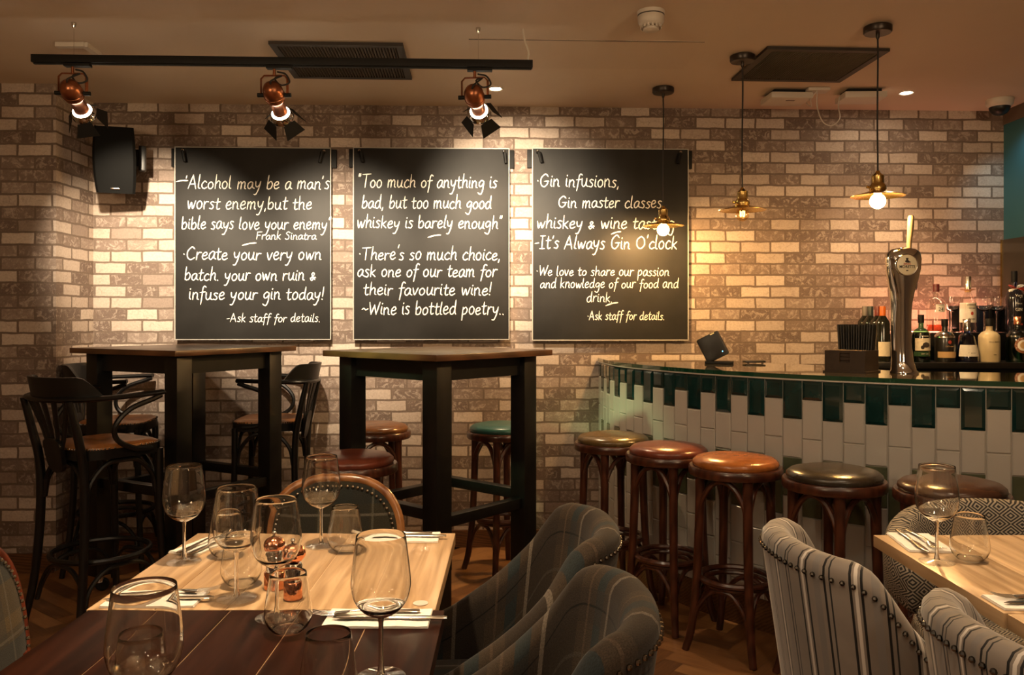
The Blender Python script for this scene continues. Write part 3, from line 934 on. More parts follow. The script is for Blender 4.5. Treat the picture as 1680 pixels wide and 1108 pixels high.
# ------------------------------------------------------------------ bentwood bar armchairs
def bar_armchair(label, loc, rz):
    o = thing('bar_armchair', label, 'bar chair', loc, rz, 'black bentwood bar armchairs')
    S = 0.735
    def outline(g=0.0, n=36):
        pts = []
        for k in range(n):
            a = 2 * PI * k / n
            c, s = math.cos(a), math.sin(a)
            e = 2 / 4.2
            x = (0.178 + g) * math.copysign(abs(c) ** e, c)
            y = (0.182 + g) * math.copysign(abs(s) ** e, s) * (1.0 + 0.06 * math.copysign(abs(c), c))
            pts.append((x, y))
        return pts
    MB().prism(outline(0.004), S - 0.045, S - 0.006).build('seat_frame', M['ebony'], o)
    mb = MB()
    rings = []
    for g, z in ((0.0, S - 0.007), (-0.002, S + 0.002), (-0.02, S + 0.010), (-0.07, S + 0.012), (-0.13, S + 0.008), (-0.177, S + 0.006)):
        rings.append([(x, y, z) for x, y in outline(g)])
    mb.grid([[rings[j][i] for j in range(len(rings))] for i in range(36)], closed_u=True)
    st = mb.build('seat', M['tan_leather'], o)
    mb = MB()
    mb.nails([(x, y, S - 0.002) for x, y in outline(0.003, 72)], 0.0035)
    mb.build('nailhead_trim', M['dark_nail'], st)
    legs = [(0.150, 0.165, 0.185, 0.20), (0.150, -0.165, 0.185, -0.20)]
    for x0, y0, x1, y1 in legs:
        path = spline([(x0, y0, S - 0.03), (x0 + 0.004, y0, 0.45), (x0 + 0.016, y0 * 1.06, 0.2), (x1, y1, 0)], 6)
        MB().tube(path, [0.0175 - 0.004 * i / (len(path) - 1) for i in range(len(path))], 10).build('leg', M['ebony'], o)
    for s in (1, -1):   # rear legs run up into the back posts
        path = spline([(-0.232, s * 0.168, 0.93), (-0.200, s * 0.166, 0.80), (-0.172, s * 0.160, 0.66), (-0.168, s * 0.162, 0.45), (-0.185, s * 0.175, 0.2), (-0.215, s * 0.20, 0)], 6)
        MB().tube(path, [0.014 + 0.004 * math.sin(PI * i / (len(path) - 1)) for i in range(len(path))], 10).build('leg', M['ebony'], o)
    # arm rail: one bent flat hoop
    arm = [(0.12, 0.235, 0.945), (0.02, 0.242, 0.942), (-0.10, 0.232, 0.938), (-0.19, 0.195, 0.935), (-0.235, 0.11, 0.932), (-0.248, 0, 0.930)]
    arm = spline(arm + [(x, -y, z) for x, y, z in arm[-2::-1]], 6)
    MB().tube(arm, 0.0215, 10, flat=(1.0, 0.50), up=(0, 0, 1)).build('arm_rail', M['ebony'], o)
    # crest: curved board above the rail with scooped ends
    mb = MB()
    P = []
    for i in range(25):
        f = -1 + 2 * i / 24
        a = f * 1.22
        x, y = -0.05 - 0.198 * math.cos(a), 0.222 * math.sin(a)
        h = 0.085 * min(1.0, max(0.04, (1 - abs(f)) / 0.28) ** 0.7)
        nx, ny = -math.cos(a), math.sin(a)
        lean = 0.02 * h / 0.085
        P.append([(x - nx * 0.009, y - ny * 0.009, 0.935), (x - nx * 0.009 + nx * lean, y - ny * 0.009, 0.935 + h), (x + nx * (0.009 + lean), y + ny * 0.009, 0.935 + h), (x + nx * 0.009, y + ny * 0.009, 0.935), (x - nx * 0.009, y - ny * 0.009, 0.935)])
    mb.grid(P)
    mb.add(P[0][:4], [(0, 1, 2, 3)])
    mb.add(P[-1][:4], [(3, 2, 1, 0)])
    mb.build('crest_rail', M['ebony'], o)
    # fan of flat splats meeting in a shield at the seat
    for k in range(5):
        f = (k - 2) / 2
        p0 = Vector((-0.192, f * 0.036, 0.69))
        p1 = Vector((-0.243 + 0.020 * f * f, f * 0.135, 0.928))
        mid = p0.lerp(p1, 0.5) + Vector((0.006, -f * 0.006, 0))
        MB().tube(spline([p0, mid, p1], 6), [0.011 + 0.008 * i / 12 for i in range(13)], 8, flat=(1.0, 0.36), up=(1, 0, 0.2)).build('splat', M['ebony'], o)
    pts = [(-0.055, 0.76), (-0.058, 0.70), (-0.046, 0.655), (0.0, 0.635), (0.046, 0.655), (0.058, 0.70), (0.055, 0.76), (0.0, 0.775)]
    sp = spline([(0, a, b) for a, b in pts], 4, closed=True)
    mb = MB()
    n = len(sp)
    mb.add([(-0.203 - (p.z - 0.7) * 0.2, p.y, p.z) for p in sp] + [(-0.185 - (p.z - 0.7) * 0.2, p.y, p.z) for p in sp],
           [tuple(range(n)), tuple(range(2 * n - 1, n - 1, -1))] + [(i, (i + 1) % n, n + (i + 1) % n, n + i) for i in range(n)])
    mb.build('splat_base', M['ebony'], o)
    for s in (1, -1):
        path = spline([(0.115, s * 0.232, 0.932), (0.075, s * 0.232, 0.918), (-0.02, s * 0.226, 0.885), (-0.075, s * 0.216, 0.825), (-0.06, s * 0.207, 0.765), (0.02, s * 0.200, 0.722), (0.10, s * 0.193, 0.712)], 6)
        MB().tube(path, 0.011, 8).build('arm_support', M['ebony'], o)
    # bent arches under the seat, hoop and lower arches
    cor = [(0.152, 0.168), (-0.168, 0.162), (-0.168, -0.162), (0.152, -0.168)]
    for k in range(4):
        a, b = Vector((*cor[k], 0)), Vector((*cor[(k + 1) % 4], 0))
        def pt(f, z, sh=0.0):
            p = a.lerp(b, f)
            m = (a + b) / 2
            p = p - m.normalized() * sh
            return (p.x, p.y, z)
        MB().tube(spline([pt(0.04, 0.52, 0.01), pt(0.09, 0.60, 0.01), pt(0.28, 0.665, 0.01), pt(0.5, 0.675, 0.01), pt(0.72, 0.665, 0.01), pt(0.91, 0.60, 0.01), pt(0.96, 0.52, 0.01)], 5), 0.0105, 8).build('brace', M['ebony'], o)
        MB().tube(spline([pt(-0.02, 0.10, -0.012), pt(0.05, 0.18, 0), pt(0.25, 0.245, 0), pt(0.5, 0.257, 0), pt(0.75, 0.245, 0), pt(0.95, 0.18, 0), pt(1.02, 0.10, -0.012)], 5), 0.0095, 8).build('lower_brace', M['ebony'], o)
    MB().tube([(0.188 * math.cos(t * 2 * PI / 40) - 0.006, 0.188 * math.sin(t * 2 * PI / 40), 0.285) for t in range(40)], 0.0115, 8, closed=True).build('foot_ring', M['ebony'], o)
    return o
c0 = bar_armchair('black bentwood bar armchair with tan seat, nearest, its back to the camera', (-1.705, 3.475, 0), math.radians(57))
dup(c0, (-1.99, 4.215, 0), math.radians(8), 'black bentwood bar armchair in the brick corner, mostly hidden behind the nearer one', (0.92, 0.92, 1.0))
dup(c0, (-1.235, 4.278, 0), math.radians(182), 'black bentwood bar armchair against the wall below the gap between two chalkboards', (0.92, 0.92, 1.0))

# ------------------------------------------------------------------ upholstered tub chairs
WING = [(0.0, 1.0), (0.05, 0.985), (0.075, 0.935), (0.095, 0.82), (0.12, 0.67), (0.16, 0.51), (0.21, 0.36), (0.29, 0.17), (0.40, 0.0)]   # height share against the distance from the rear
def tub_chair(label, loc, rz, fabric, nailm, group, legm, name='tub_chair', top=0.81, low=0.50, power=1.5, wid=0.205, fx=0.17):
    o = thing(name, label, 'chair', loc, rz, group)
    W, xr, xs = wid, -0.225, -0.055
    path = [(fx - (fx - xs) * i / 14, W) for i in range(14)]
    ex = 2 / 2.6
    for i in range(49):
        a = PI / 2 + PI * i / 48
        c, s = math.cos(a), math.sin(a)
        path.append((xs + (xs - xr) * math.copysign(abs(c) ** ex, c), W * math.copysign(abs(s) ** ex, s)))
    path += [(fx - (fx - xs) * i / 14, -W) for i in range(13, -1, -1)]
    n = len(path)
    arc = [0.0]
    for i in range(1, n):
        arc.append(arc[-1] + math.dist(path[i], path[i - 1]))
    mid = arc[-1] / 2
    t_ = 0.030
    P, U, edge_out, topz = [], [], [], []
    for i, (x, y) in enumerate(path):
        p, q = Vector(path[max(i - 1, 0)]), Vector(path[min(i + 1, n - 1)])
        d = (q - p).normalized()
        no = Vector((d.y, -d.x))
        if no.dot(Vector((x - 0.0, y))) < 0:
            no = -no
        f = min(1.0, max(0.0, (fx - x) / (fx - xr)))
        ud = (1 - f) * (fx - xr)
        for (u0, g0), (u1, g1) in zip(WING, WING[1:]):
            if u0 <= ud <= u1 + 1e-9:
                zt = low + (top - low) * (g0 + (g1 - g0) * (ud - u0) / (u1 - u0))
        lean = 0.16 * f
        def at_(off, z):
            sh = lean * max(0, z - 0.42)
            return (x + no.x * off - sh * 0.9 + 0.0, y + no.y * off * 1.0 + no.y * sh * 0.35, z)
        prof = [(-t_, 0.36), (-t_, 0.44)] + [(-t_, 0.44 + (zt - t_ - 0.44) * k / 5) for k in range(1, 6)]
        prof += [(-t_ * math.cos(PI * k / 6), zt - t_ + t_ * math.sin(PI * k / 6)) for k in range(1, 6)]
        prof += [(t_, zt - t_ - (zt - t_ - 0.30) * k / 6) for k in range(0, 7)] + [(t_ - 0.012, 0.235)]
        P.append([at_(a, b) for a, b in prof])
        cum, last = [0.0], prof[0]
        for a in prof[1:]:
            cum.append(cum[-1] + math.dist(a, last))
            last = a
        hi = cum[9]
        U.append([(arc[i] - mid, 0.42 - (c - hi) if c > hi else 0.42 + (c - hi)) for c in cum])
        edge_out.append(at_(t_ + 0.002, zt - t_ - 0.004))
        topz.append(zt)
    mb = MB()
    mb.grid(P, uv=lambda i, j: U[min(i, n - 1)][j])
    for side, rev in ((0, False), (n - 1, True)):
        pts = P[side]
        # padded front edge of the wing
        cx = sum(p[0] for p in pts) / len(pts)
        bul = [(p[0] + 0.014, p[1] * (0.995), p[2]) for p in pts]
        k = len(pts)
        vs = pts + [((a[0] + 0.012), W * math.copysign(1, a[1]) + (a[1] - W * math.copysign(1, a[1])) * 0.55, a[2] - 0.004) for a in pts]
        fs = [(j, j + 1, k + j + 1, k + j) for j in range(k - 1)] + [tuple(range(k, 2 * k))]
        us = [[(vs[q][1], vs[q][2]) for q in f] for f in fs]
        mb.add(vs, fs, 0, us)
    mb.build('backrest', fabric, o, angle=60)
    nb = MB()
    pts, acc = [], 0.0
    run = [Vector(p) for p in edge_out]
    # down the front edge of each wing first
    def front(i):
        a = Vector(P[i][13])
        return [Vector((a.x + 0.008, a.y, z)) for z in [low - 0.04 - 0.021 * k for k in range(8)]]
    chain = list(reversed(front(0))) + run + front(n - 1)
    step = 0.0185
    last = chain[0]
    pts.append(last)
    for a, b in zip(chain, chain[1:]):
        seg = (b - a).length
        if seg < 1e-6:
            continue
        pos = step - acc
        while pos <= seg:
            pts.append(a + (b - a) * (pos / seg))
            pos += step
        acc = seg - (pos - step)
    nb.nails(pts, 0.0050)
    nb.build('nailhead_trim', nailm, o)
    # seat: front-rounded padded slab
    sp = []
    iw = W - t_ - 0.002
    for k in range(40):
        a = 2 * PI * k / 40
        c, s = math.cos(a), math.sin(a)
        e = 2 / 3.6
        sp.append((0.02 + 0.215 * math.copysign(abs(c) ** e, c), iw * math.copysign(abs(s) ** e, s)))
    rings = []
    for g, z in ((0.985, 0.30), (1.0, 0.32), (1.0, 0.40), (0.985, 0.425), (0.93, 0.442), (0.75, 0.452), (0.4, 0.456), (0.02, 0.457)):
        rings.append([(0.02 + (x - 0.02) * g, y * g, z) for x, y in sp])
    mb = MB()
    m2 = len(rings)
    mb.grid([[rings[j][i] for j in range(m2)] for i in range(40)], closed_u=True,
            uv=lambda i, j: (rings[j][i % 40][1], rings[j][i % 40][0] + (0 if j > 2 else rings[j][i % 40][2])))
    mb.build('seat', fabric, o)
    MB().box((-0.01, 0, 0.275), (0.38, 2 * iw - 0.02, 0.07), bev=0.01).build('seat_rail', M['matt_black'], o)
    for sx, sy in ((1, 1), (1, -1), (-1, 1), (-1, -1)):
        x, y = -0.02 + 0.17 * sx, 0.155 * sy
        MB().tube([(x, y, 0.245), (x + 0.012 * sx, y, 0.12), (x + 0.03 * sx, y + 0.005 * sy, 0.0)], [0.021, 0.018, 0.013], 10).build('leg', legm, o)
    return o
tub_chair('brown tartan tub chair next to the pale table boards, the farther of the pair', (-0.075, 1.83, 0), PI + 0.05, M['tartan_tub'], M['bronze_nail'], 'tartan tub chairs', M['mahogany'], wid=0.192)
tub_chair('brown tartan tub chair beside the dark table boards, the nearer of the pair', (-0.075, 1.345, 0), PI - 0.03, M['tartan_tub'], M['bronze_nail'], 'tartan tub chairs', M['mahogany'], wid=0.192)
tub_chair('grey striped velvet tub chair with its back in front of the black-seated stool', (0.808, 1.61, 0), 0.04, M['stripes'], M['dark_nail'], 'striped velvet tub chairs', M['mahogany'], power=1.6, top=0.835, wid=0.175)
tub_chair('grey striped velvet tub chair nearest the camera, below the right-hand table corner', (0.912, 1.155, 0), 0.05, M['stripes'], M['dark_nail'], 'striped velvet tub chairs', M['mahogany'], power=1.6, top=0.835, wid=0.175)

# low open-back chair in diamond weave, on wooden uprights
def open_back_chair(label, loc, rz):
    o = thing('open_back_chair', label, 'chair', loc, rz)
    n, P = 31, []
    t_, zb = 0.040, 0.535
    for i in range(n):
        a = -1.75 + 3.5 * i / (n - 1)
        f = abs(a) / 1.75
        x, y = 0.02 - 0.29 * math.cos(a), 0.325 * math.sin(a)
        no = Vector((-math.cos(a), math.sin(a)))
        zt = 0.730 - 0.10 * f ** 2.2
        z0 = zb - 0.02 * f
        zm, hh = (zt + z0) / 2, (zt - z0) / 2
        row = []
        for k in range(17):
            b = 2 * PI * k / 16
            cb, sb = math.cos(b), math.sin(b)
            e = 2 / 3.2
            row.append((x + no.x * t_ * math.copysign(abs(cb) ** e, cb), y + no.y * t_ * math.copysign(abs(cb) ** e, cb), zm + hh * math.copysign(abs(sb) ** e, sb)))
        P.append(row)
    mb = MB()
    mb.grid(P, uv=lambda i, j: (i * 0.0335, P[min(i, n - 1)][j % 16][2] if j % 16 < 9 else 2 * zb - P[min(i, n - 1)][j % 16][2]))
    for i in (0, n - 1):
        c = Vector((sum(p[0] for p in P[i][:16]) / 16 + 0.025, sum(p[1] for p in P[i][:16]) / 16, sum(p[2] for p in P[i][:16]) / 16))
        vs = P[i][:16] + [tuple(c.lerp(Vector(p), 0.6)) for p in P[i][:16]]
        fs = [(k, (k + 1) % 16, 16 + (k + 1) % 16, 16 + k) for k in range(16)] + [tuple(range(16, 32))]
        mb.add(vs, fs, 0, [[(vs[q][1], vs[q][2]) for q in f] for f in fs])
    mb.build('backrest', M['diamond'], o, angle=60)
    rings = []
    for g, z in ((0.93, 0.33), (0.99, 0.345), (1.0, 0.37), (1.0, 0.41), (0.98, 0.435), (0.9, 0.452), (0.6, 0.462), (0.02, 0.464)):
        rings.append([(0.03 + 0.27 * g * math.copysign(abs(math.cos(a)) ** 0.7, math.cos(a)), 0.275 * g * math.copysign(abs(math.sin(a)) ** 0.7, math.sin(a)), z) for a in [2 * PI * k / 40 for k in range(40)]])
    mb = MB()
    mb.grid([[r[i] for r in rings] for i in range(40)], closed_u=True, uv=lambda i, j: (rings[j][i % 40][1], rings[j][i % 40][0] + rings[j][i % 40][2]))
    mb.build('seat', M['diamond'], o)
    for sx, sy in ((1, 1), (1, -1), (-1, 1), (-1, -1)):
        x = 0.10 if sx > 0 else -0.215
        y = (0.305 if sx > 0 else 0.185) * sy
        MB().tube([(x, y, 0.57), (x + 0.005, y * 1.0, 0.40), (x + 0.03 * sx, y * 1.03, 0)], [0.017, 0.022, 0.014], 10, flat=(1, 0.8)).build('leg', M['red_show_wood'], o)
    return o
open_back_chair('low diamond-weave chair on wooden uprights behind the right-hand table', (1.335, 2.14, 0), -PI / 2)

# show-wood chair with an arched, studded tartan back
def arch_chair(label, loc, rz, fabric, woodm):
    o = thing('arch_back_chair', label, 'chair', loc, rz, 'show-wood chairs with studded tartan backs')
    def outline(s, n=48):
        pts = []
        for k in range(n):
            a = 2 * PI * k / n
            c, q = math.cos(a), math.sin(a)
            e = 2 / (2.6 if q > 0 else 4.5)
            y = 0.186 * s * math.copysign(abs(c) ** e, c) * (1 if q > 0 else 1 - 0.10 * abs(q))
            z = (0.185 if q > 0 else 0.135) * s * math.copysign(abs(q) ** e, q)
            pts.append((y, z))
        return pts
    tilt = 0.16
    def place(y, z, dx):   # back plane leans
        return (-0.205 - tilt * z + dx, y, 0.605 + z)
    MB().tube([place(y, z, 0) for y, z in outline(1.0)], 0.0145, 10, closed=True).build('back_frame', woodm, o)
    mb = MB()
    for dx, sgn in ((0.012, 1), (-0.012, -1)):
        rings = []
        for s, b in ((0.965, 0), (0.90, 0.006), (0.7, 0.012), (0.4, 0.016), (0.02, 0.018)):
            rings.append([place(y, z, dx + b * sgn) for y, z in outline(s)])
        mb.grid([[r[i] for r in rings] for i in range(48)], closed_u=True, uv=lambda i, j: (rings[j][i % 48][1], rings[j][i % 48][2]))
    mb.build('back_panel', fabric, o)
    mb = MB()
    big = outline(0.905, 240)
    pts, last = [], None
    for y, z in big:
        p = Vector(place(y, z, 0.0215))
        if last is None or (p - last).length > 0.0125:
            pts.append(p)
            last = p
    mb.nails(pts, 0.0046)
    mb.build('nailhead_trim', M['nail'], o)
    sp = [(0.205 * math.copysign(abs(math.cos(a)) ** 0.55, math.cos(a)), 0.20 * math.copysign(abs(math.sin(a)) ** 0.55, math.sin(a)) * (1 + 0.05 * math.cos(a))) for a in [2 * PI * k / 40 for k in range(40)]]
    MB().prism([(x, y) for x, y in sp], 0.375, 0.425).build('seat_rail', woodm, o)
    rings = [[(x * g, y * g, z) for x, y in sp] for g, z in ((0.985, 0.425), (0.985, 0.45), (0.95, 0.468), (0.7, 0.48), (0.02, 0.483))]
    mb = MB()
    mb.grid([[r[i] for r in rings] for i in range(40)], closed_u=True, uv=lambda i, j: (rings[j][i % 40][1], rings[j][i % 40][0]))
    mb.build('seat', fabric, o)
    for s in (1, -1):
        MB().tube([(0.17, 0.165 * s, 0.38), (0.175, 0.168 * s, 0.2), (0.18, 0.172 * s, 0)], [0.021, 0.018, 0.012], 10).build('leg', woodm, o)
        MB().tube(spline([(-0.188, 0.15 * s, 0.535), (-0.178, 0.155 * s, 0.42), (-0.185, 0.16 * s, 0.25), (-0.235, 0.165 * s, 0)], 5), 0.018, 10).build('leg', woodm, o)
    return o
arch_chair('show-wood chair with studded dark tartan back at the far end of the table', (-0.495, 2.165, 0), -PI / 2 + 0.04, M['tartan_dark'], M['show_wood'])
arch_chair('red-framed chair with studded olive tartan back, cut off at the picture edge', (-0.86, 1.64, 0), 0.04, M['tartan_chair'], M['red_show_wood'])

# ------------------------------------------------------------------ dining tables
TZ = 0.74
def dining_table(name, label, x0, x1, y0, y1, mat, gapm, planks, group, skew=0.0):
    cx, cy = (x0 + x1) / 2, (y0 + y1) / 2
    o = thing(name, label, 'table', (cx, cy, 0), skew, group)
    wd, dp = x1 - x0, y1 - y0
    mb = MB()
    pw = wd / planks
    for k in range(planks):
        mb.box((-wd / 2 + pw * (k + 0.5), 0, TZ - 0.0135), (pw - 0.0018, dp, 0.027), bev=0.0012)
    t = mb.build('table_top', mat, o)
    mb = MB()
    for k in range(1, planks):
        mb.box((-wd / 2 + pw * k, 0, TZ - 0.0145), (0.0018, dp - 0.004, 0.0262))
    mb.build('board_seam', gapm, t)
    MB().lathe([(0, TZ - 0.0275), (0.15, TZ - 0.0275), (0.15, TZ - 0.035), (0.03, TZ - 0.045), (0.03, 0.06), (0.05, 0.035), (0.13, 0.018), (0.14, 0.0), (0, 0)], 32).build('pedestal', M['matt_black'], o)
    return o
dining_table('dining_table', 'square table of pale oak boards with glasses, beyond the dark table', -0.745, -0.133, 1.4595, 1.978, M['oak'], M['board_gap_oak'], 5, 'tables pushed end to end')
dining_table('dining_table', 'dark-stained table of worn boards in the foreground', -0.74, -0.117, 0.80, 1.4565, M['dark_boards'], M['board_gap_dark'], 5, 'tables pushed end to end')
dining_table('dining_table', 'pale wooden table under the single wine glass and tumbler near the bar', 0.848, 1.50, 1.442, 1.962, M['oak'], M['board_gap_oak'], 4, 'tables pushed end to end')
dining_table('dining_table', 'pale wooden table cut off at the picture corner beside the nearest striped chair', 0.853, 1.505, 0.85, 1.4385, M['oak'], M['board_gap_oak'], 4, 'tables pushed end to end')
p = onz(690, 991, TZ)
tag(MB().lathe([(0, 0), (0.0135, 0), (0.0135, 0.0012), (0, 0.0014)], 24).build('table_disc', M['white_plastic']), 'small round pale disc near the corner of the oak table', 'disc').location = (p.x, p.y, TZ + 0.0004)

# ------------------------------------------------------------------ glasses
def wine_glass(label, x, y):
    o = thing('wine_glass', label, 'wine glass', (x, y, TZ + 0.0006), 0, 'stemmed wine glasses')
    out = [(0.0042, 0.084), (0.013, 0.0875), (0.027, 0.096), (0.0375, 0.110), (0.0420, 0.127), (0.0424, 0.138), (0.0405, 0.158), (0.0380, 0.178), (0.0350, 0.2010)]
    sm = spline([(a, b, 0) for a, b in out], 4)
    prof = [(0, 0.0835)] + [(p.x, p.y) for p in sm]
    inn = [(max(0.0, p.x - 0.0009), p.y + (0.0016 if p.y < 0.10 else 0.0)) for p in reversed(sm)]
    prof += [(0.0347, 0.2016)] + inn[1:-1] + [(0, 0.0868)]
    MB().lathe(prof, 48).build('bowl', M['glass'], o, angle=80)
    MB().lathe([(0.0045, 0.0843), (0.0035, 0.076), (0.0032, 0.05), (0.0035, 0.02), (0.0055, 0.0075), (0.0062, 0.006)], 20).build('stem', M['glass'], o)
    MB().lathe([(0, 0.0062), (0.006, 0.0060), (0.015, 0.0032), (0.033, 0.0014), (0.0350, 0.0008), (0.0345, 0.0), (0, 0.0)], 40).build('foot', M['thin_glass'], o)
    return o
def tumbler(label, x, y):
    o = thing('tumbler_glass', label, 'tumbler', (x, y, TZ + 0.0006), 0, 'stemless tumblers')
    out = [(0.0262, 0.0035), (0.0335, 0.012), (0.0380, 0.024), (0.0384, 0.030), (0.0378, 0.040), (0.0355, 0.055), (0.0320, 0.078), (0.0292, 0.0955)]
    sm = [(p.x, p.y) for p in spline([(a, b, 0) for a, b in out], 3)]
    inn = [(r - 0.0010 - 0.0022 * max(0.0, 1 - z / 0.022), z) for r, z in reversed(sm)]
    ringp = sm + [(0.0288, 0.0962)] + inn + [sm[0]]
    MB().lathe(ringp, 48).build('wall', M['glass'], o, angle=70)
    MB().lathe([(0, 0), (0.022, 0), (0.0245, 0.001), (0.0258, 0.0033), (0.0232, 0.0036), (0.018, 0.0072), (0, 0.0080)], 40).build('base', M['thin_glass'], o, angle=50)
    return o
for px, py, lb in ((302, 923, 'tall stemmed wine glass alone near the far-left corner of the oak table'), (527, 897, 'stemmed wine glass farthest back, in front of the arched tartan chair'),
                   (388, 983, 'stemmed wine glass in front of two tumblers at the oak table front edge'), (453, 1014, 'stemmed wine glass standing just behind the tumbler on the dark table edge'),
                   (625, 1112, 'stemmed wine glass standing in front of the cutlery on the dark table'), (237, 1250, 'largest stemmed wine glass, nearest on the dark table, with foot out of frame'),
                   (1537, 923, 'stemmed wine glass on the right-hand table before the diamond-weave chair')):
    q = onz(px, py, TZ)
    wine_glass(lb, q.x, q.y)
for px, py, lb in ((566, 904, 'empty tumbler on the oak table beside the farthest wine glass'), (396, 960, 'empty tumbler directly behind the wine glass at the oak table edge'),
                   (372, 913, 'empty tumbler by the folded napkin at the far-left place'), (473, 1037, 'empty tumbler on the dark table in front of the copper mills'),
                   (539, 1159, 'empty tumbler at the bottom edge between two front wine glasses'), (230, 1159, 'empty tumbler behind the nearest wine glass, only its rim in frame'),
                   (1591, 920, 'empty tumbler on the right-hand table beside the wine glass')):
    q = onz(px, py, TZ)
    tumbler(lb, q.x, q.y)

# ------------------------------------------------------------------ copper mills
def mill(label, x, y):
    o = thing('pepper_mill', label, 'mill', (x, y, TZ + 0.0006), 0, 'copper pumpkin-topped mills')
    MB().lathe([(0, 0), (0.0185, 0), (0.019, 0.002), (0.019, 0.030), (0.0175, 0.032), (0, 0.032)], 32).build('base', M['bright_copper'], o)
    MB().lathe([(0, 0.032), (0.0155, 0.032), (0.0155, 0.060), (0.013, 0.064), (0, 0.064)], 32).build('collar', M['chrome'], o)
    mb = MB()
    rows = []
    for j in range(13):
        b = PI * j / 12
        row = []
        for k in range(49):
            a = 2 * PI * k / 48
            rr = 0.0215 * math.sin(b) * (1 - 0.10 * (0.5 + 0.5 * math.cos(a * 9)) ** 3)
            row.append((rr * math.cos(a), rr * math.sin(a), 0.081 - 0.0175 * math.cos(b)))
        rows.append(row)
    mb.grid(rows)
    mb.build('pumpkin_head', M['bright_copper'], o)
    MB().lathe([(0, 0.097), (0.004, 0.0975), (0.0035, 0.102), (0.005, 0.105), (0.003, 0.108), (0, 0.1085)], 16).build('finial', M['chrome'], o)
    return o
q = onz(450, 966, TZ)
mill('copper pumpkin-headed mill standing farther back, behind the wine glass', q.x, q.y)
q = onz(482, 982, TZ)
mill('copper pumpkin-headed mill nearer to the tumbler', q.x, q.y)

# ------------------------------------------------------------------ napkins and cutlery
def napkin(label, x, y, lx, ly, rz, fold=0.004):
    o = thing('napkin', label, 'napkin', (x, y, TZ + 0.0006), rz, 'folded paper napkins')
    mb = MB()
    n = 10
    for lay in range(3):
        z0 = lay * fold / 3
        top, bot = [], []
        for i in range(n + 1):
            fx = i / n - 0.5
            wv = 0.0006 * math.sin(i * 1.7 + lay)
            top.append((fx * (lx - 0.001 * lay), z0 + fold / 3 * 0.86 + wv * (lay == 2)))
            bot.append((fx * (lx - 0.001 * lay), z0))
        vs, fs = [], []
        for (a, zt), (b, zb) in zip(top, bot):
            vs += [(a, -ly / 2, zb), (a, -ly / 2, zt), (a, ly / 2 - 0.001 * lay, zt), (a, ly / 2 - 0.001 * lay, zb)]
        for i in range(n):
            for k in range(4):
                fs.append((i * 4 + k, i * 4 + (k + 1) % 4, (i + 1) * 4 + (k + 1) % 4, (i + 1) * 4 + k))
        fs += [(0, 1, 2, 3), (n * 4 + 3, n * 4 + 2, n * 4 + 1, n * 4)]
        mb.add(vs, fs)
    mb.build('folded_sheet', M['linen'], o)
    return o
def strip(mb, st):
    """flat bar along x from (x, y, half width, z, half thickness) stations"""
    P = []
    for x, y, hw, z, ht in st:
        P.append([(x, y + hw * math.cos(a), z + ht * math.sin(a)) for a in [2 * PI * k / 10 for k in range(11)]])
    mb.grid(P)
    for r in (P[0], P[-1]):
        mb.add(r[:10], [tuple(range(10))])
    return mb
def knife(label, x, y, rz, z):
    o = thing('table_knife', label, 'knife', (x, y, z), rz, 'steel table knives')
    strip(MB(), [(-0.095, 0, 0.004, 0.003, 0.0026), (-0.088, 0, 0.0062, 0.003, 0.0030), (-0.05, 0, 0.0056, 0.003, 0.0030), (0.0, 0, 0.0042, 0.003, 0.0028), (0.006, 0, 0.0040, 0.003, 0.0022)]).build('handle', M['steel'], o)
    strip(MB(), [(0.006, 0, 0.0040, 0.003, 0.0016), (0.015, 0.001, 0.0075, 0.003, 0.0010), (0.06, 0.001, 0.0085, 0.003, 0.0008), (0.085, 0.002, 0.006, 0.003, 0.0007), (0.098, 0.004, 0.001, 0.003, 0.0005)]).build('blade', M['steel'], o)
    return o
def fork(label, x, y, rz, z):
    o = thing('table_fork', label, 'fork', (x, y, z), rz, 'steel table forks')
    strip(MB(), [(-0.09, 0, 0.004, 0.0028, 0.0022), (-0.083, 0, 0.0065, 0.003, 0.0024), (-0.04, 0, 0.0045, 0.004, 0.0022), (0.01, 0, 0.0028, 0.007, 0.0018), (0.028, 0, 0.0032, 0.006, 0.0016)]).build('handle', M['steel'], o)
    mb = MB()
    strip(mb, [(0.028, 0, 0.0032, 0.006, 0.0014), (0.036, 0, 0.009, 0.0045, 0.0011), (0.052, 0, 0.0105, 0.003, 0.0010), (0.055, 0, 0.0105, 0.003, 0.0010)])
    for k in range(4):
        yy = (k - 1.5) * 0.0062
        strip(mb, [(0.054, yy, 0.0018, 0.003, 0.0010), (0.075, yy, 0.0014, 0.004, 0.0009), (0.096, yy, 0.0006, 0.009, 0.0006)])
    mb.build('tines', M['steel'], o)
    return o
nz = TZ + 0.0052
q = onz(256, 985, TZ)
napkin('folded white napkin at the left place of the oak table front edge', q.x, q.y, 0.165, 0.085, 0.02)
knife('table knife on the napkin at the oak table front-left place', q.x + 0.012, q.y - 0.012, PI + 0.03, nz)
fork('table fork on the napkin at the oak table front-left place', q.x + 0.01, q.y + 0.018, 0.16, nz)
q = onz(337, 896, TZ)
napkin('folded white napkin behind the glasses at the far-left place', q.x, q.y, 0.15, 0.075, 1.25)
knife('table knife on the far-left napkin behind the glasses', q.x + 0.022, q.y - 0.005, 1.30, nz)
fork('table fork on the far-left napkin behind the glasses', q.x - 0.004, q.y + 0.004, 1.29, nz)
q = onz(657, 883.5, TZ)
napkin('folded white napkin at the far-right corner of the oak table', q.x, q.y, 0.18, 0.085, 0.01)
knife('table knife on the far-right napkin of the oak table', q.x + 0.012, q.y - 0.008, PI - 0.02, nz)
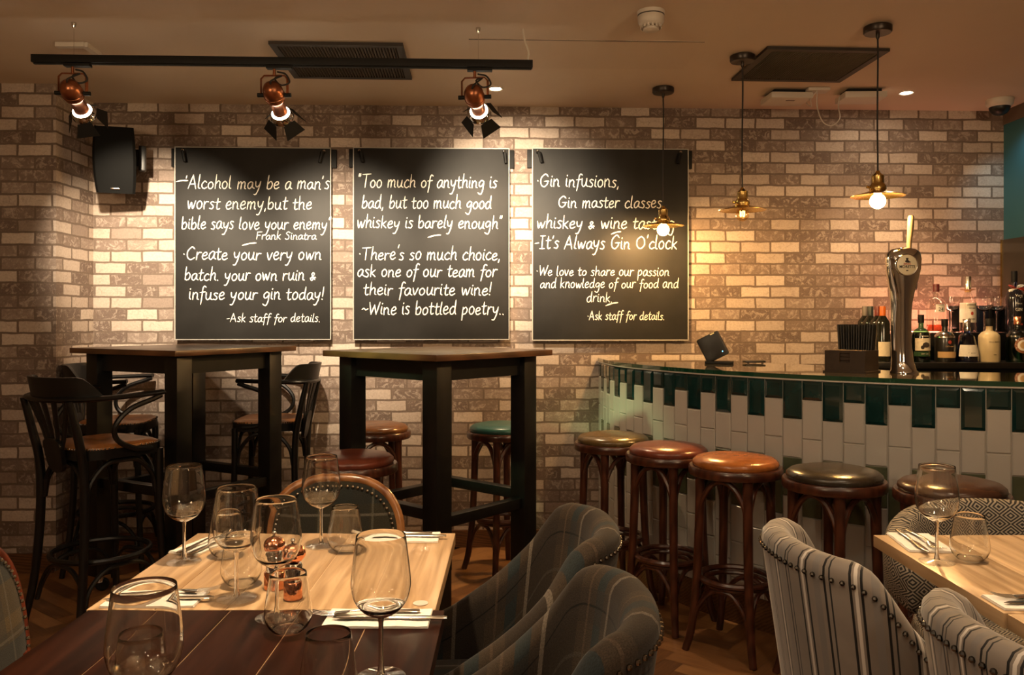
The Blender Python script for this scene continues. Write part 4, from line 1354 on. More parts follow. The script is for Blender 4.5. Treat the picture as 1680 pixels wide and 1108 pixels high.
fork('table fork on the far-right napkin of the oak table', q.x - 0.018, q.y + 0.016, PI + 0.03, nz)
q = onz(621, 1017, TZ)
napkin('folded white napkin on the dark table behind the front wine glass', q.x, q.y, 0.176, 0.085, 0.0)
knife('table knife on the dark table napkin', q.x + 0.022, q.y - 0.012, PI - 0.02, nz)
fork('table fork on the dark table napkin with tines toward the tumbler', q.x - 0.022, q.y + 0.012, PI + 0.10, nz)
q = onz(1508, 892, TZ)
napkin('folded white napkin under the wine glass side of the right-hand table', q.x + 0.0, q.y, 0.155, 0.095, 1.45)
knife('table knife on the right-hand table napkin before the diamond-weave chair', q.x - 0.018, q.y + 0.0, -PI / 2 - 0.12, nz)
fork('table fork on the right-hand table napkin before the diamond-weave chair', q.x + 0.012, q.y + 0.006, -PI / 2 - 0.06, nz)
napkin('folded white napkin cut off at the picture edge on the right-hand table', 0.945, 1.49, 0.175, 0.075, 0.0)
knife('table knife on the napkin cut off at the picture edge', 0.965, 1.478, PI + 0.02, nz)
fork('table fork on the napkin cut off at the picture edge', 0.96, 1.502, PI - 0.03, nz)

# ------------------------------------------------------------------ the tiled bar
ZC = 1.032
FR = spline([(0.470, 4.578, 0), (0.486, 4.36, 0), (0.512, 4.17, 0), (0.590, 3.93, 0), (0.755, 3.62, 0), (0.934, 3.394, 0), (1.123, 3.205, 0), (1.41, 2.992, 0), (1.744, 2.842, 0), (2.22, 2.73, 0), (2.755, 2.66, 0)], 24)
BK = spline([(0.99, 4.60, 0), (1.15, 4.20, 0), (1.437, 3.83, 0), (1.57, 3.46, 0), (1.80, 3.365, 0), (2.10, 3.315, 0), (2.755, 3.25, 0)], 10)
bar = thing('bar_counter', 'curved bar with glossy dark counter and green-and-white tiled front', 'bar counter', (1.6, 3.1, 0))
def loc(p):
    return (p[0] - 1.6, p[1] - 3.1)
outline_ = [loc(p) for p in FR] + [loc(p) for p in reversed(BK)]
mb = MB()
n = len(outline_)
mb.add([(x, y, ZC) for x, y in outline_], [tuple(range(n))], 0, smooth=False)
mb.add([(x, y, ZC - 0.017) for x, y in outline_], [tuple(range(n))], 0, smooth=False)
vs = [(x, y, ZC) for x, y in outline_] + [(x, y, ZC - 0.017) for x, y in outline_]
mb.add(vs, [(i, (i + 1) % n, n + (i + 1) % n, n + i) for i in range(n)], 1)
mb.build('counter_top', [M['counter'], M['counter_edge']], bar)
def offs(path, d):
    out = []
    for i, p in enumerate(path):
        t = (path[min(i + 1, len(path) - 1)] - path[max(i - 1, 0)]).normalized()
        out.append(Vector((p.x - t.y * d, p.y + t.x * d, 0)))
    return out
# FR runs away from the wall; its left-hand side (d > 0) is the inside of the bar
IN = offs(FR, 0.010)
mb = MB()
mb.grid([[(*loc(a), ZC - 0.0172), (*loc(a), ZC - 0.0225), (*loc(b), ZC - 0.0225)] for a, b in zip(offs(FR, 0.001), offs(FR, 0.03))])
mb.build('counter_trim', M['counter_trim'], bar)
acc = [0.0]
for a, b in zip(IN, IN[1:]):
    acc.append(acc[-1] + (b - a).length)
def along(s):
    s = min(max(s, 0.0), acc[-1] - 1e-6)
    i = max(k for k in range(len(acc)) if acc[k] <= s)
    i = min(i, len(IN) - 2)
    f = (s - acc[i]) / (acc[i + 1] - acc[i])
    p = IN[i].lerp(IN[i + 1], f)
    t = (IN[i + 1] - IN[i]).normalized()
    return p, t
tiles = MB()
cw, z_top, z_bot = 0.0775, ZC - 0.024, 0.125
ncol = int(acc[-1] / cw)
for c in range(ncol):
    p0, t = along(c * cw)
    p1, _ = along((c + 1) * cw)
    t = (p1 - p0).normalized()
    no = Vector((t.y, -t.x, 0))
    rows = [(0.15, 1), (0.15, 0), (0.15, 2), (0.15, 0), (0.15, 0), (0.15, 0)] if c % 2 else [(0.075, 1), (0.15, 0), (0.15, 0), (0.15, 2), (0.15, 0), (0.15, 0), (0.15, 0)]
    z = z_top
    g = 0.0014
    for hgt, mi in rows:
        zb = max(z - hgt, z_bot)
        if z - zb < 0.02:
            break
        bw, bd = (0.011, 0.0052) if mi == 1 else (0.003, 0.0035)
        a, b = p0 + t * g, p1 - t * g
        z1, z0 = z - g, zb + g
        outer = [(a, z0), (b, z0), (b, z1), (a, z1)]
        inner = [(a + t * bw, z0 + bw), (b - t * bw, z0 + bw), (b - t * bw, z1 - bw), (a + t * bw, z1 - bw)]
        V = []
        for q, zz in outer:
            V.append((*loc(q), zz))
        for q, zz in outer:
            q = q + no * 0.0022
            V.append((*loc(q), zz))
        for q, zz in inner:
            q = q + no * (0.0022 + bd)
            V.append((*loc(q), zz))
        fs = [(8, 9, 10, 11)]
        for k in range(4):
            k2 = (k + 1) % 4
            fs += [(4 + k, 4 + k2, 8 + k2, 8 + k), (k, k2, 4 + k2, 4 + k)]
        tiles.add(V, fs, mi, smooth=False)
        z = zb
B0 = offs(FR, 0.0105)
tiles.grid([[(*loc(p), z_top), (*loc(p), z_bot)] for p in B0], mi=3)
tiles.build('tiled_front', [M['white_tile'], M['green_tile'], M['grey_green_tile'], M['grout']], bar, fixn=False, angle=10)
mb = MB()
PL = offs(FR, 0.004)
mb.grid([[(*loc(q), 0.125), (*loc(p), 0.125), (*loc(p), 0.0)] for p, q in zip(PL, offs(FR, 0.03))])
mb.build('plinth', M['skirting'], bar)
mb = MB()
mb.grid([[(*loc(p), ZC - 0.018), (*loc(p), 0.0)] for p in offs(BK, 0.0)])
mb.build('back_panel', M['matt_black'], bar)

# ------------------------------------------------------------------ back bar
bb = thing('back_bar', 'black stepped back-bar cabinet carrying the spirits bottles against the brick wall', 'cabinet', (2.2, 4.35, 0))
ZL, ZU = 1.030, 1.173
MB().box((0.0, 0.01, (ZL - 0.03) / 2), (0.94, 0.44, ZL - 0.03)).build('carcass', M['matt_black'], bb)
MB().box((0.0, -0.005, ZL - 0.015), (0.96, 0.48, 0.030), bev=0.003).build('worktop', M['black'], bb)
MB().box((0.17, 0.115, (ZL + ZU) / 2), (0.62, 0.23, ZU - ZL), bev=0.002).build('bottle_step', M['matt_black'], bb)
pink = emit('pink_led_strip', (1.0, 0.28, 0.16), 5.0)
MB().box((0.17, 0.222, ZU + 0.003), (0.60, 0.008, 0.006)).build('led_strip', pink, bb)
lamp('AREA', 'back_bar_led_light', (2.37, 4.54, ZU + 0.02), 1.4, (1.0, 0.36, 0.22), (2.35, 4.62, 1.9), shape='RECTANGLE', size=0.6, size_y=0.02)

MATS = {}
def gl(col, rough=0.06, spec=0.6):
    k = ('g', col)
    if k not in MATS:
        MATS[k] = plain('bottle_colour', col, rough, spec=spec, coat=0.5)
    return MATS[k]
clear = thin_glass('clear_bottle_glass', (0.94, 0.93, 0.90), 0.8, 0.07)
blueg = thin_glass('blue_bottle_glass', (0.16, 0.27, 0.62), 0.8, 0.08)
greeng = thin_glass('green_bottle_glass', (0.20, 0.42, 0.26), 0.8, 0.08)
paper = plain('cream_label_paper', (0.66, 0.60, 0.47), 0.7, noise=0.08, scale=90)
white_p = plain('white_label_paper', (0.78, 0.75, 0.68), 0.7, noise=0.05, scale=90)
ink = plain('dark_label_ink', (0.03, 0.022, 0.018), 0.7)
redink = plain('red_label_ink', (0.42, 0.05, 0.03), 0.6)
tanlab = plain('tan_label_paper', (0.55, 0.36, 0.17), 0.7)
liquor = thin_glass('pink_gin', (0.95, 0.42, 0.30), 0.3, 0.03)

def bottle(label, px, d, zb, ytop, wpx, body, caps, labels, shape='round', group=None, name='spirit_bottle'):
    """true size from picture rows: ytop = cap top row, wpx = body width in px at depth d"""
    s = d / F
    x = (px - 840) * s
    h = CH - (ytop - YH) * s - zb
    r = wpx * s / 2
    o = thing(name, label, 'bottle', (x, d, zb + 0.0004), 0, group)
    capm, capr, caph = caps
    nr = capr * 0.82
    if shape == 'cone':
        prof = [(0, 0), (r, 0), (r, 0.012), (r * 0.93, h * 0.25), (r * 0.62, h * 0.62), (nr, h * 0.68), (nr, h - caph)]
    elif shape == 'wine':
        prof = [(0, 0), (r, 0), (r, 0.19), (r * 0.93, 0.203), (r * 0.55, 0.222), (nr, 0.236), (nr, h - caph)]
    elif shape == 'slim':
        prof = [(0, 0), (r, 0), (r, h * 0.50), (r * 0.93, h * 0.56), (nr * 1.25, h * 0.70), (nr, h * 0.76), (nr, h - caph)]
    else:
        prof = [(0, 0), (r * 0.96, 0), (r, 0.006), (r, h * 0.55), (r * 0.95, h * 0.61), (r * 0.70, h * 0.68), (nr * 1.1, h * 0.72), (nr, h * 0.75), (nr, h - caph)]
    MB().lathe(prof + [(0, h - caph)], 32).build('glass_body', body, o, angle=50)
    MB().lathe([(0, h - caph), (capr, h - caph), (capr, h - 0.002), (capr * 0.95, h), (0, h)], 24).build('cap', capm, o)
    def rad(z):
        for (r0, z0), (r1, z1) in zip(prof, prof[1:]):
            if z0 <= z <= z1 and z1 > z0:
                return r0 + (r1 - r0) * (z - z0) / (z1 - z0)
        return r
    for f0, f1, m, wrap in labels:
        mb = MB()
        rows = []
        a0 = -PI / 2 - math.atan2(x, d) * -1
        for k in range(17):
            a = -PI / 2 + (k / 16 - 0.5) * wrap
            rows.append([((rad(h * f) + 0.0006) * math.cos(a), (rad(h * f) + 0.0006) * math.sin(a), h * f) for f in (f0, (f0 + f1) / 2, f1)])
        mb.grid(rows)
        mb.build('paper_label', m, o)
    return o, h, r
g1 = 'spirits bottles on the lower back-bar tier'
g2 = 'bottles and glasses on the raised back-bar tier'
def words(o, r, h, items):
    for t, f, size, m in items:
        printed('label_lettering', t, size, m, o, (0, -r - 0.0011, h * f), (PI / 2, 0, 0), curve_r=r)
o, h, r = bottle('green-glass bottle with pictorial cream label beside the beer tap', 1511, 4.20, ZL, 516.6, 28, greeng, (M['matt_black'], 0.0145, 0.042), [(0.12, 0.22, gl((0.03, 0.075, 0.035)), 2.6), (0.24, 0.50, paper, 2.2)], group=g1)
words(o, r, h, [('DRY GIN', 0.17, 0.009, paper), ('LONDON', 0.545, 0.008, paper)])
m = MB().sphere((0.004, -r - 0.0009, h * 0.36), 0.017, 14, 8, (1, 0.06, 0.8))
m.sphere((-0.012, -r - 0.0002, h * 0.31), 0.010, 10, 6, (1, 0.06, 1.0))
m.build('label_picture', ink, o)
o, h, r = bottle('squat black bottle with orange emblem and tan lower label', 1550, 4.20, ZL, 524, 32, gl((0.014, 0.012, 0.011), 0.3), (M['matt_black'], 0.016, 0.036), [(0.10, 0.24, tanlab, 2.3)], group=g1)
words(o, r, h, [('DRY GIN', 0.36, 0.010, tanlab)])
MB().lathe([(r * 0.99, h * 0.555), (r * 0.97, h * 0.61), (r * 0.72, h * 0.675), (0.018, h * 0.72)], 32).build('pewter_shoulder', M['steel'], o)
MB().sphere((0, -r - 0.0006, h * 0.465), 0.009, 12, 6, (1, 0.05, 1)).build('emblem', redink, o)
o, h, r = bottle('blue tapered bottle with white scalloped label and silver cap', 1586, 4.20, ZL, 524, 36, blueg, (M['chrome'], 0.0185, 0.060), [(0.13, 0.40, white_p, 2.4)], shape='cone', group=g1)
words(o, r * 0.93, h, [('G  MARE', 0.20, 0.011, ink)])
o, h, r = bottle('cream ceramic bottle with black stopper', 1623, 4.20, ZL, 523, 32.5, plain('cream_stoneware', (0.60, 0.50, 0.30), 0.35, noise=0.06, scale=20), (M['matt_black'], 0.019, 0.038), [], group=g1)
words(o, r, h, [('SMALL BATCH', 0.46, 0.0085, ink), ('GIN', 0.17, 0.008, ink)])
o, h, r = bottle('green bottle with copper cap and round medallion label at the picture edge', 1669, 4.19, ZL, 519.6, 34, greeng, (M['bright_copper'], 0.0165, 0.040), [], group=g1)
for mm, rr, dd in ((plain('medallion_brown', (0.24, 0.09, 0.035), 0.5), 0.040, 0.0), (white_p, 0.0275, 0.0011), (tanlab, 0.017, 0.0018)):
    mb = MB()
    rows = []
    for j in range(7):
        rr_ = rr * j / 6 + 1e-4
        rows.append([((r + 0.001 + dd) * math.sin(rr_ * math.cos(a) / r), -(r + 0.001 + dd) * math.cos(rr_ * math.cos(a) / r), h * 0.37 + rr_ * math.sin(a)) for a in [2 * PI * k / 28 for k in range(29)]])
    mb.grid(rows)
    mb.build('medallion', mm, o)
for k, ch in enumerate('PLYMOUTH'):
    a = math.radians(205 - 25 * k * 1.3)
    lx, lz = 0.0335 * math.cos(a), 0.0335 * math.sin(a)
    printed('medallion_letter', ch, 0.010, white_p, o, ((r + 0.0016) * math.sin(lx / r), -(r + 0.0018) * math.cos(lx / r), h * 0.37 + lz), (PI / 2, 0, lx / r))
o, h, r = bottle('clear bottle of pink gin with red cap and small white 24 label', 1536, 4.415, ZU, 466.6, 30, clear, (plain('dark_red_cap', (0.10, 0.012, 0.015), 0.4), 0.0155, 0.040), [(0.42, 0.58, white_p, 1.0)], group=g2)
words(o, r + 0.0004, h, [('24', 0.475, 0.026, ink), ('LONDON', 0.565, 0.0075, ink)])
MB().lathe([(0, 0.006), (r * 0.93, 0.006), (r * 0.93, h * 0.16), (0, h * 0.16)], 28).build('gin_fill', liquor, o)
o, h, r = bottle('tall slender clear bottle with white label, highest on the raised tier', 1588, 4.415, ZU, 454, 25, clear, (M['steel'], 0.0155, 0.075), [(0.18, 0.53, white_p, 3.6), (0.72, 0.77, tanlab, 6.28)], shape='slim', group=g2)
words(o, r + 0.0004, h, [('LONDON', 0.49, 0.011, ink), ('DRY GIN', 0.43, 0.0085, ink), ('ROAD', 0.24, 0.013, ink)])
MB().sphere((0, -r - 0.0012, h * 0.34), 0.009, 12, 6, (0.8, 0.06, 1.1)).build('label_picture', redink, o)
o, h, r = bottle('black gin bottle with a red, white and blue ribbon bow at its neck', 1664, 4.41, ZU, 445, 27, gl((0.012, 0.011, 0.015), 0.12), (M['matt_black'], 0.0150, 0.060), [(0.12, 0.15, redink, 1.0)], group=g2)
words(o, r, h, [('Very', 0.60, 0.020, white_p), ('Finest', 0.47, 0.014, white_p), ('GIN', 0.37, 0.022, white_p)])
for k, mm in enumerate((redink, white_p, gl((0.02, 0.03, 0.14), 0.5), redink, white_p)):
    a = -0.5 + k * 1.05
    MB().tube(spline([(0, -0.016, h * 0.725), (0.028 * math.cos(a), -0.024, h * 0.725 + 0.018 * math.sin(a)), (0.045 * math.cos(a), -0.016, h * 0.725 + 0.030 * math.sin(a)), (0.026 * math.cos(a + 0.5), -0.022, h * 0.725 + 0.016 * math.sin(a + 0.5)), (0.0, -0.016, h * 0.725)], 5), 0.006, 6, flat=(1, 0.3)).build('ribbon_loop', mm, o)
# wine bottles behind the straws
gw = 'wine bottles behind the straws'
dg = gl((0.010, 0.011, 0.008), 0.08)
for px, d, yt, cm, lb in ((1419, 4.49, 503, plain('grey_foil', (0.16, 0.14, 0.12), 0.4), 'wine bottle with grey foil cap, leftmost behind the black straws'),
                          (1428, 4.395, 503, plain('teal_foil', (0.020, 0.032, 0.032), 0.4), 'wine bottle with dark teal foil cap behind the black straws'),
                          (1440, 4.30, 503, plain('red_foil', (0.13, 0.012, 0.012), 0.4), 'wine bottle with dark red foil cap behind the black straws'),
                          (1448, 4.205, 503, plain('orange_foil', (0.55, 0.12, 0.010), 0.4), 'wine bottle with orange foil cap and cream label beside the tap column')):
    o, h, r = bottle(lb, px, d, ZL, yt, 23, dg, (cm, 0.0148, 0.052), [(0.10, 0.36, paper, 2.0)] if px == 1448 else [], shape='wine', group=gw, name='wine_bottle')
# coupes and boxes on the raised tier
def coupe(label, px, d):
    o = thing('coupe_glass', label, 'cocktail glass', ((px - 840) * d / F, d, ZU + 0.0006), 0, g2)
    prof = [(0, 0.110), (0.008, 0.111), (0.030, 0.122), (0.043, 0.142), (0.046, 0.165), (0.0455, 0.190), (0.0448, 0.190), (0.0452, 0.165), (0.042, 0.143), (0.029, 0.124), (0, 0.113)]
    MB().lathe(prof, 36).build('bowl', M['glass'], o, angle=80)
    MB().lathe([(0.006, 0.1105), (0.0035, 0.10), (0.0035, 0.02), (0.007, 0.006)], 16).build('stem', M['glass'], o)
    MB().lathe([(0, 0.0062), (0.007, 0.006), (0.034, 0.0012), (0.034, 0), (0, 0)], 28).build('foot', M['glass'], o)
coupe('round-bowled cocktail glass partly behind the tall slender bottle', 1561, 4.490)
coupe('round-bowled cocktail glass beside the tall slender bottle, above the cream bottle', 1615, 4.42)
coupe('round-bowled cocktail glass next to the ribboned gin bottle', 1635, 4.488)
for px, wpx, mm, lb in ((1573, 30, M['matt_black'], 'black gift box standing behind the tall slender bottle'), (1605, 30, gl((0.012, 0.018, 0.035), 0.3), 'dark blue gift box behind the middle cocktail glass'), (1634, 26, M['matt_black'], 'black gift box beside the ribboned gin bottle')):
    d = 4.552
    tag(MB().box((0, 0, 0.069), (wpx * d / F, 0.020, 0.138), bev=0.002).build('gift_box', mm), lb, 'box', 'dark boxes on the raised back-bar tier').location = ((px - 840) * d / F, d, ZU + 0.0004)

# ------------------------------------------------------------------ beer tap
tp = thing('beer_tap', 'tall chrome beer tap with round cream badge standing on the counter', 'beer tap', (1.545, 3.30, ZC + 0.0003), 0.0)
rows = []
for z, cx, hw, hd in ((0.0, 0.004, 0.050, 0.052), (0.006, 0.004, 0.050, 0.052), (0.012, 0.002, 0.044, 0.046), (0.05, -0.002, 0.038, 0.038), (0.12, -0.006, 0.035, 0.035), (0.20, -0.006, 0.036, 0.036), (0.27, -0.005, 0.037, 0.038),
                      (0.32, -0.002, 0.043, 0.042), (0.365, 0.0, 0.054, 0.046), (0.41, 0.001, 0.063, 0.048), (0.45, 0.001, 0.066, 0.048), (0.475, 0.001, 0.062, 0.044), (0.49, 0.001, 0.045, 0.032), (0.497, 0.001, 0.0005, 0.0005)):
    row = []
    for k in range(41):
        a = 2 * PI * k / 40
        c, s_ = math.cos(a), math.sin(a)
        e = 2 / 2.6
        rr = 1 - 0.06 * math.cos(a * 3 + z * 7) * (1 if 0.05 < z < 0.4 else 0)
        row.append((cx + hw * rr * math.copysign(abs(c) ** e, c), hd * rr * math.copysign(abs(s_) ** e, s_), z))
    rows.append(row)
zz = spline([(i, 0, 0) for i in range(len(rows))], 4)
sm = []
for i in range(len(rows) - 1):
    for k in range(3):
        t = k / 3
        sm.append([tuple(a + (b - a) * t for a, b in zip(p, q)) for p, q in zip(rows[i], rows[i + 1])])
sm.append(rows[-1])
mb = MB().grid(rows)
mb.add(rows[0][:40], [tuple(range(40))])
tw = mb.build('tower', M['chrome'], tp, angle=60)
bz = 0.425
mb = MB().lathe([(0, 0.004), (0.037, 0.004), (0.040, 0.002), (0.0405, -0.008), (0, -0.008)], 40, (-0.008, -0.048, bz), mat=Matrix.Rotation(PI / 2, 3, 'X'))
bd = mb.build('badge', plain('cream_badge', (0.80, 0.70, 0.48), 0.35), tp)
MB().lathe([(0.0395, 0.003), (0.0425, 0.004), (0.044, 0.0), (0.0435, -0.008)], 40, (-0.008, -0.048, bz), mat=Matrix.Rotation(PI / 2, 3, 'X')).build('badge_rim', M['chrome'], tp)
yb_ = -0.0525
printed('badge_lettering', 'MORETTI', 0.0155, ink, tp, (-0.008, yb_, bz - 0.008), (PI / 2, 0, 0), 0.95, 0.0003)
printed('badge_lettering', 'BIRRA', 0.0095, redink, tp, (-0.008, yb_, bz + 0.003), (PI / 2, 0, 0), 1.1, 0.0002)
mb = MB()
mb.sphere((-0.008, yb_, bz + 0.0215), 0.0045, 10, 6, (1, 0.1, 1.1))
mb.sphere((-0.008, yb_, bz + 0.0255), 0.0065, 10, 6, (1, 0.1, 0.25))
mb.sphere((-0.008, yb_, bz + 0.0135), 0.0085, 10, 6, (1, 0.1, 0.6))
mb.sphere((-0.003, yb_, bz + 0.0105), 0.0095, 10, 6, (1, 0.1, 0.3))
mb.build('badge_emblem', ink, tp)
MB().sphere((-0.008, yb_, bz - 0.0225), 0.005, 10, 6, (1, 0.1, 0.4)).build('badge_flourish', ink, tp)
MB().tube([(0.040, 0.035, 0.45), (0.042, 0.036, 0.52), (0.047, 0.036, 0.58), (0.049, 0.036, 0.62), (0.049, 0.036, 0.627)], [0.0085, 0.0095, 0.0125, 0.0125, 0.009], 14).build('lever', plain('pale_wood_lever', (0.24, 0.165, 0.085), 0.35, noise=0.1), tp)
MB().tube([(0.058, 0.03, 0.44), (0.062, 0.03, 0.37), (0.060, 0.03, 0.33)], [0.012, 0.012, 0.009], 12).build('spout', M['black'], tp)

# ------------------------------------------------------------------ napkin caddy with straws
cd = thing('bar_caddy', 'dark brown napkin and straw caddy standing on the bar counter', 'caddy', (1.375, 3.38, ZC + 0.0003), math.radians(-42))
mcad = plain('dark_brown_caddy', (0.030, 0.018, 0.011), 0.4, noise=0.2)
hs, hh = 0.079, 0.088
mb = MB().box((0, 0, 0.003), (2 * hs + 0.012, 2 * hs + 0.012, 0.006))
mb.box((-hs + 0.003, 0, hh / 2), (0.006, 2 * hs, hh)).box((hs - 0.003, 0, hh / 2), (0.006, 2 * hs, hh)).box((0, hs - 0.003, hh / 2), (2 * hs - 0.012, 0.006, hh))
mb.box((-0.047, -hs + 0.003, hh / 2), (0.052, 0.006, hh)).box((0.047, -hs + 0.003, hh / 2), (0.052, 0.006, hh)).box((0, -hs + 0.003, 0.02), (0.042, 0.006, 0.04))
mb.box((0, 0.02, hh / 2), (2 * hs - 0.012, 0.005, hh))
mb.build('box', mcad, cd)
c_, s_ = math.cos(math.radians(-42)), math.sin(math.radians(-42))
def cadpt(x, y):
    return 1.375 + x * c_ - y * s_, 3.38 + x * s_ + y * c_
x, y = cadpt(0, -0.027)
nk = MB()
for k in range(6):
    nk.box((0.002 * math.sin(k * 2), 0.0015 * math.cos(k * 3), 0.0065 + k * 0.0138), (0.120, 0.074, 0.0134), bev=0.003)
o = tag(nk.build('napkin_stack', plain('dark_napkin', (0.035, 0.020, 0.012), 0.8)), 'stack of dark napkins inside the bar caddy', 'napkins')
o.location, o.rotation_euler = (x, y, ZC + 0.0068), (0, 0, math.radians(-42))
first = None
i = 0
for k in range(14):
    for j in range(3):
        lx, ly = -0.0585 + k * 0.009, 0.035 + j * 0.014 + 0.004 * (k % 2)
        x, y = cadpt(lx, ly)
        if first is None:
            first = MB().tube([(0, 0, 0), (0, 0, 0.10), (0, 0, 0.185)], 0.0041, 7).build('drinking_straw', M['black'])
            tag(first, 'black drinking straw standing in the bar caddy', 'straw', 'black straws in the bar caddy')
            s = first
        else:
            s = first.copy()
            COL.objects.link(s)
        s.location = (x, y, ZC + 0.0068)
        f = (k - 6.5) / 6.5
        s.rotation_euler = (-0.02 + random.uniform(-0.004, 0.004), 0.06 * f, math.radians(-42))
        i += 1

# ------------------------------------------------------------------ till screen and card reader on the counter
q = ray(1180, 593, 3.98)
t = thing('till_screen', 'small black till screen leaning on the counter below the lit pendant', 'till', (q.x, 3.98, ZC + 0.0003), math.radians(-18))
R_ = Matrix.Rotation(math.radians(-27), 3, 'Y')
MB().box((0, 0, 0.006), (0.13, 0.07, 0.012), bev=0.003).build('stand', M['matt_black'], t)
MB().box((-0.030, 0, 0.080), (0.112, 0.046, 0.124), R_, bev=0.010).build('casing', M['black'], t)
MB().box(Vector((-0.030, 0, 0.086)) + R_ @ Vector((0.024, -0.0175, 0.046)), (0.022, 0.010, 0.016), R_, bev=0.002).build('sticker', plain('pale_yellow_sticker', (0.75, 0.66, 0.38), 0.5), t)
MB().sphere(Vector((-0.030, 0, 0.086)) + R_ @ Vector((0.03, -0.0205, -0.044)), 0.004, 10, 6).build('status_light', emit('blue_status_light', (0.15, 0.5, 0.9), 1.5), t)
q = ray(1237, 592, 4.0)
t = thing('card_reader', 'flat black card reader lying on the counter beside the till screen', 'card reader', (q.x, 4.0, ZC + 0.0003), 0.05)
MB().box((0, 0, 0.009), (0.098, 0.05, 0.010), bev=0.003).build('body', M['black'], t)
for sx in (-0.034, 0.034):
    MB().lathe([(0, 0), (0.006, 0), (0.006, 0.004), (0, 0.004)], 12, (sx, -0.018, 0)).build('foot', M['chrome'], t)

# ------------------------------------------------------------------ pendants
def pendant(label, pxr, pyr, z_rim, lit):
    p = ray(pxr, pyr, F * (H - CH) / (YH - pyr))
    x, y = p.x, p.y
    o = thing('pendant_lamp', label, 'pendant lamp', (x, y, H), 0, 'brass saucer pendants over the bar')
    k = z_rim - H
    MB().lathe([(0, -0.0004), (0.050, -0.0004), (0.054, -0.004), (0.054, -0.024), (0.050, -0.029), (0, -0.030)], 40).build('ceiling_rose', M['rose'], o)
    MB().lathe([(0.0075, -0.03), (0.0075, -0.045), (0.004, -0.052)], 14).build('cord_grip', M['rose'], o)
    top = k + 0.098
    wob = [(0.002 * math.sin(t * 5.1 + x), 0.002 * math.cos(t * 4.3), -0.05 + (top + 0.05) * t) for t in [i / 10 for i in range(11)]]
    wob[0], wob[-1] = (0, 0, -0.05), (0, 0, top)
    MB().tube(wob, 0.0036, 8).build('cord', M['cord'], o)
    MB().lathe([(0, k + 0.099), (0.007, k + 0.098), (0.010, k + 0.090), (0.019, k + 0.083), (0.0235, k + 0.079), (0.0235, k + 0.050), (0.025, k + 0.047), (0.031, k + 0.038), (0.0325, k + 0.030), (0.0325, k + 0.024), (0.029, k + 0.021), (0.029, k + 0.017), (0.0, k + 0.017)], 32).build('lamp_holder', M['brass'], o)
    MB().tube([(-0.034, 0, k + 0.034), (-0.044, 0, k + 0.034)], 0.006, 10).build('switch_knob', M['brass'], o)
    MB().lathe([(0.026, k + 0.0205), (0.040, k + 0.016), (0.070, k + 0.007), (0.096, k + 0.001), (0.102, k - 0.0015), (0.1015, k - 0.0035), (0.095, k - 0.0015), (0.068, k + 0.004), (0.038, k + 0.013), (0.024, k + 0.0165)], 56).build('shade', M['brass'], o)
    zb = k - 0.022
    prof = [(0.012, k + 0.015), (0.014, k + 0.006)] + [(0.0295 * math.sin(PI * j / 14), zb + 0.0295 * math.cos(PI * j / 14)) for j in range(2, 14)] + [(0, zb - 0.0295)]
    b = MB().lathe(prof, 32).build('bulb', M['bulb_lit'] if lit else M['bulb_glass'], o)
    if not lit:
        pts = []
        for j in range(33):
            a = 2 * PI * j / 32
            pts.append((0.010 * math.cos(a), 0.010 * math.sin(a), zb + 0.004 + 0.013 * math.cos(4 * a)))
        MB().tube(pts, 0.0011, 6).build('filament', M['filament'], b)
        MB().lathe([(0, k + 0.014), (0.004, k + 0.012), (0.002, zb - 0.008), (0, zb - 0.009)], 10).build('filament_post', M['glass'], b)
    return x, y
pendant('lit pendant lamp hanging before the gin chalkboard', 1088, 144, 1.715, True)
pendant('pendant lamp with only its filament glowing, between the two bright ones', 1218, 91, 1.727, False)
pendant('lit pendant lamp hanging above the beer tap', 1440, 43, 1.735, True)

# ------------------------------------------------------------------ track with three copper spots
ZT = 2.262
ta, tb = Vector((-1.872, 3.262, ZT)), Vector((0.082, 3.335, ZT))
tang = math.atan2(tb.y - ta.y, tb.x - ta.x)
tlen = (tb - ta).length
tr = thing('lighting_track', 'black lighting track hanging on thin wires below the ceiling', 'lighting track', ta, tang)
mb = MB()
mb.box((tlen / 2, 0, 0.0), (tlen, 0.034, 0.030), bev=0.002)
mb.box((tlen / 2, 0, -0.017), (tlen - 0.01, 0.012, 0.006))
mb.build('rail', M['matt_black'], tr)
for px in (126, 784):
    lx = ((px - 840) / F * 3.29 - ta.x) / math.cos(tang)
    MB().tube([(lx, 0, 0.013), (lx, 0, H - ZT - 0.02)], 0.0009, 6).build('suspension_wire', M['steel'], tr)
    MB().lathe([(0, H - ZT - 0.0005), (0.010, H - ZT - 0.0005), (0.010, H - ZT - 0.006), (0.006, H - ZT - 0.02), (0, H - ZT - 0.022)], 14, (lx, 0, 0)).build('wire_fixing', M['steel'], tr)
lx = tlen - 0.02
MB().tube(spline([(lx, 0, 0.014), (lx + 0.004, 0, 0.05), (lx - 0.012, 0, 0.10), (lx - 0.018, 0.004, H - ZT - 0.001)], 6), 0.004, 8).build('feed_cable', M['white_plastic'], tr)

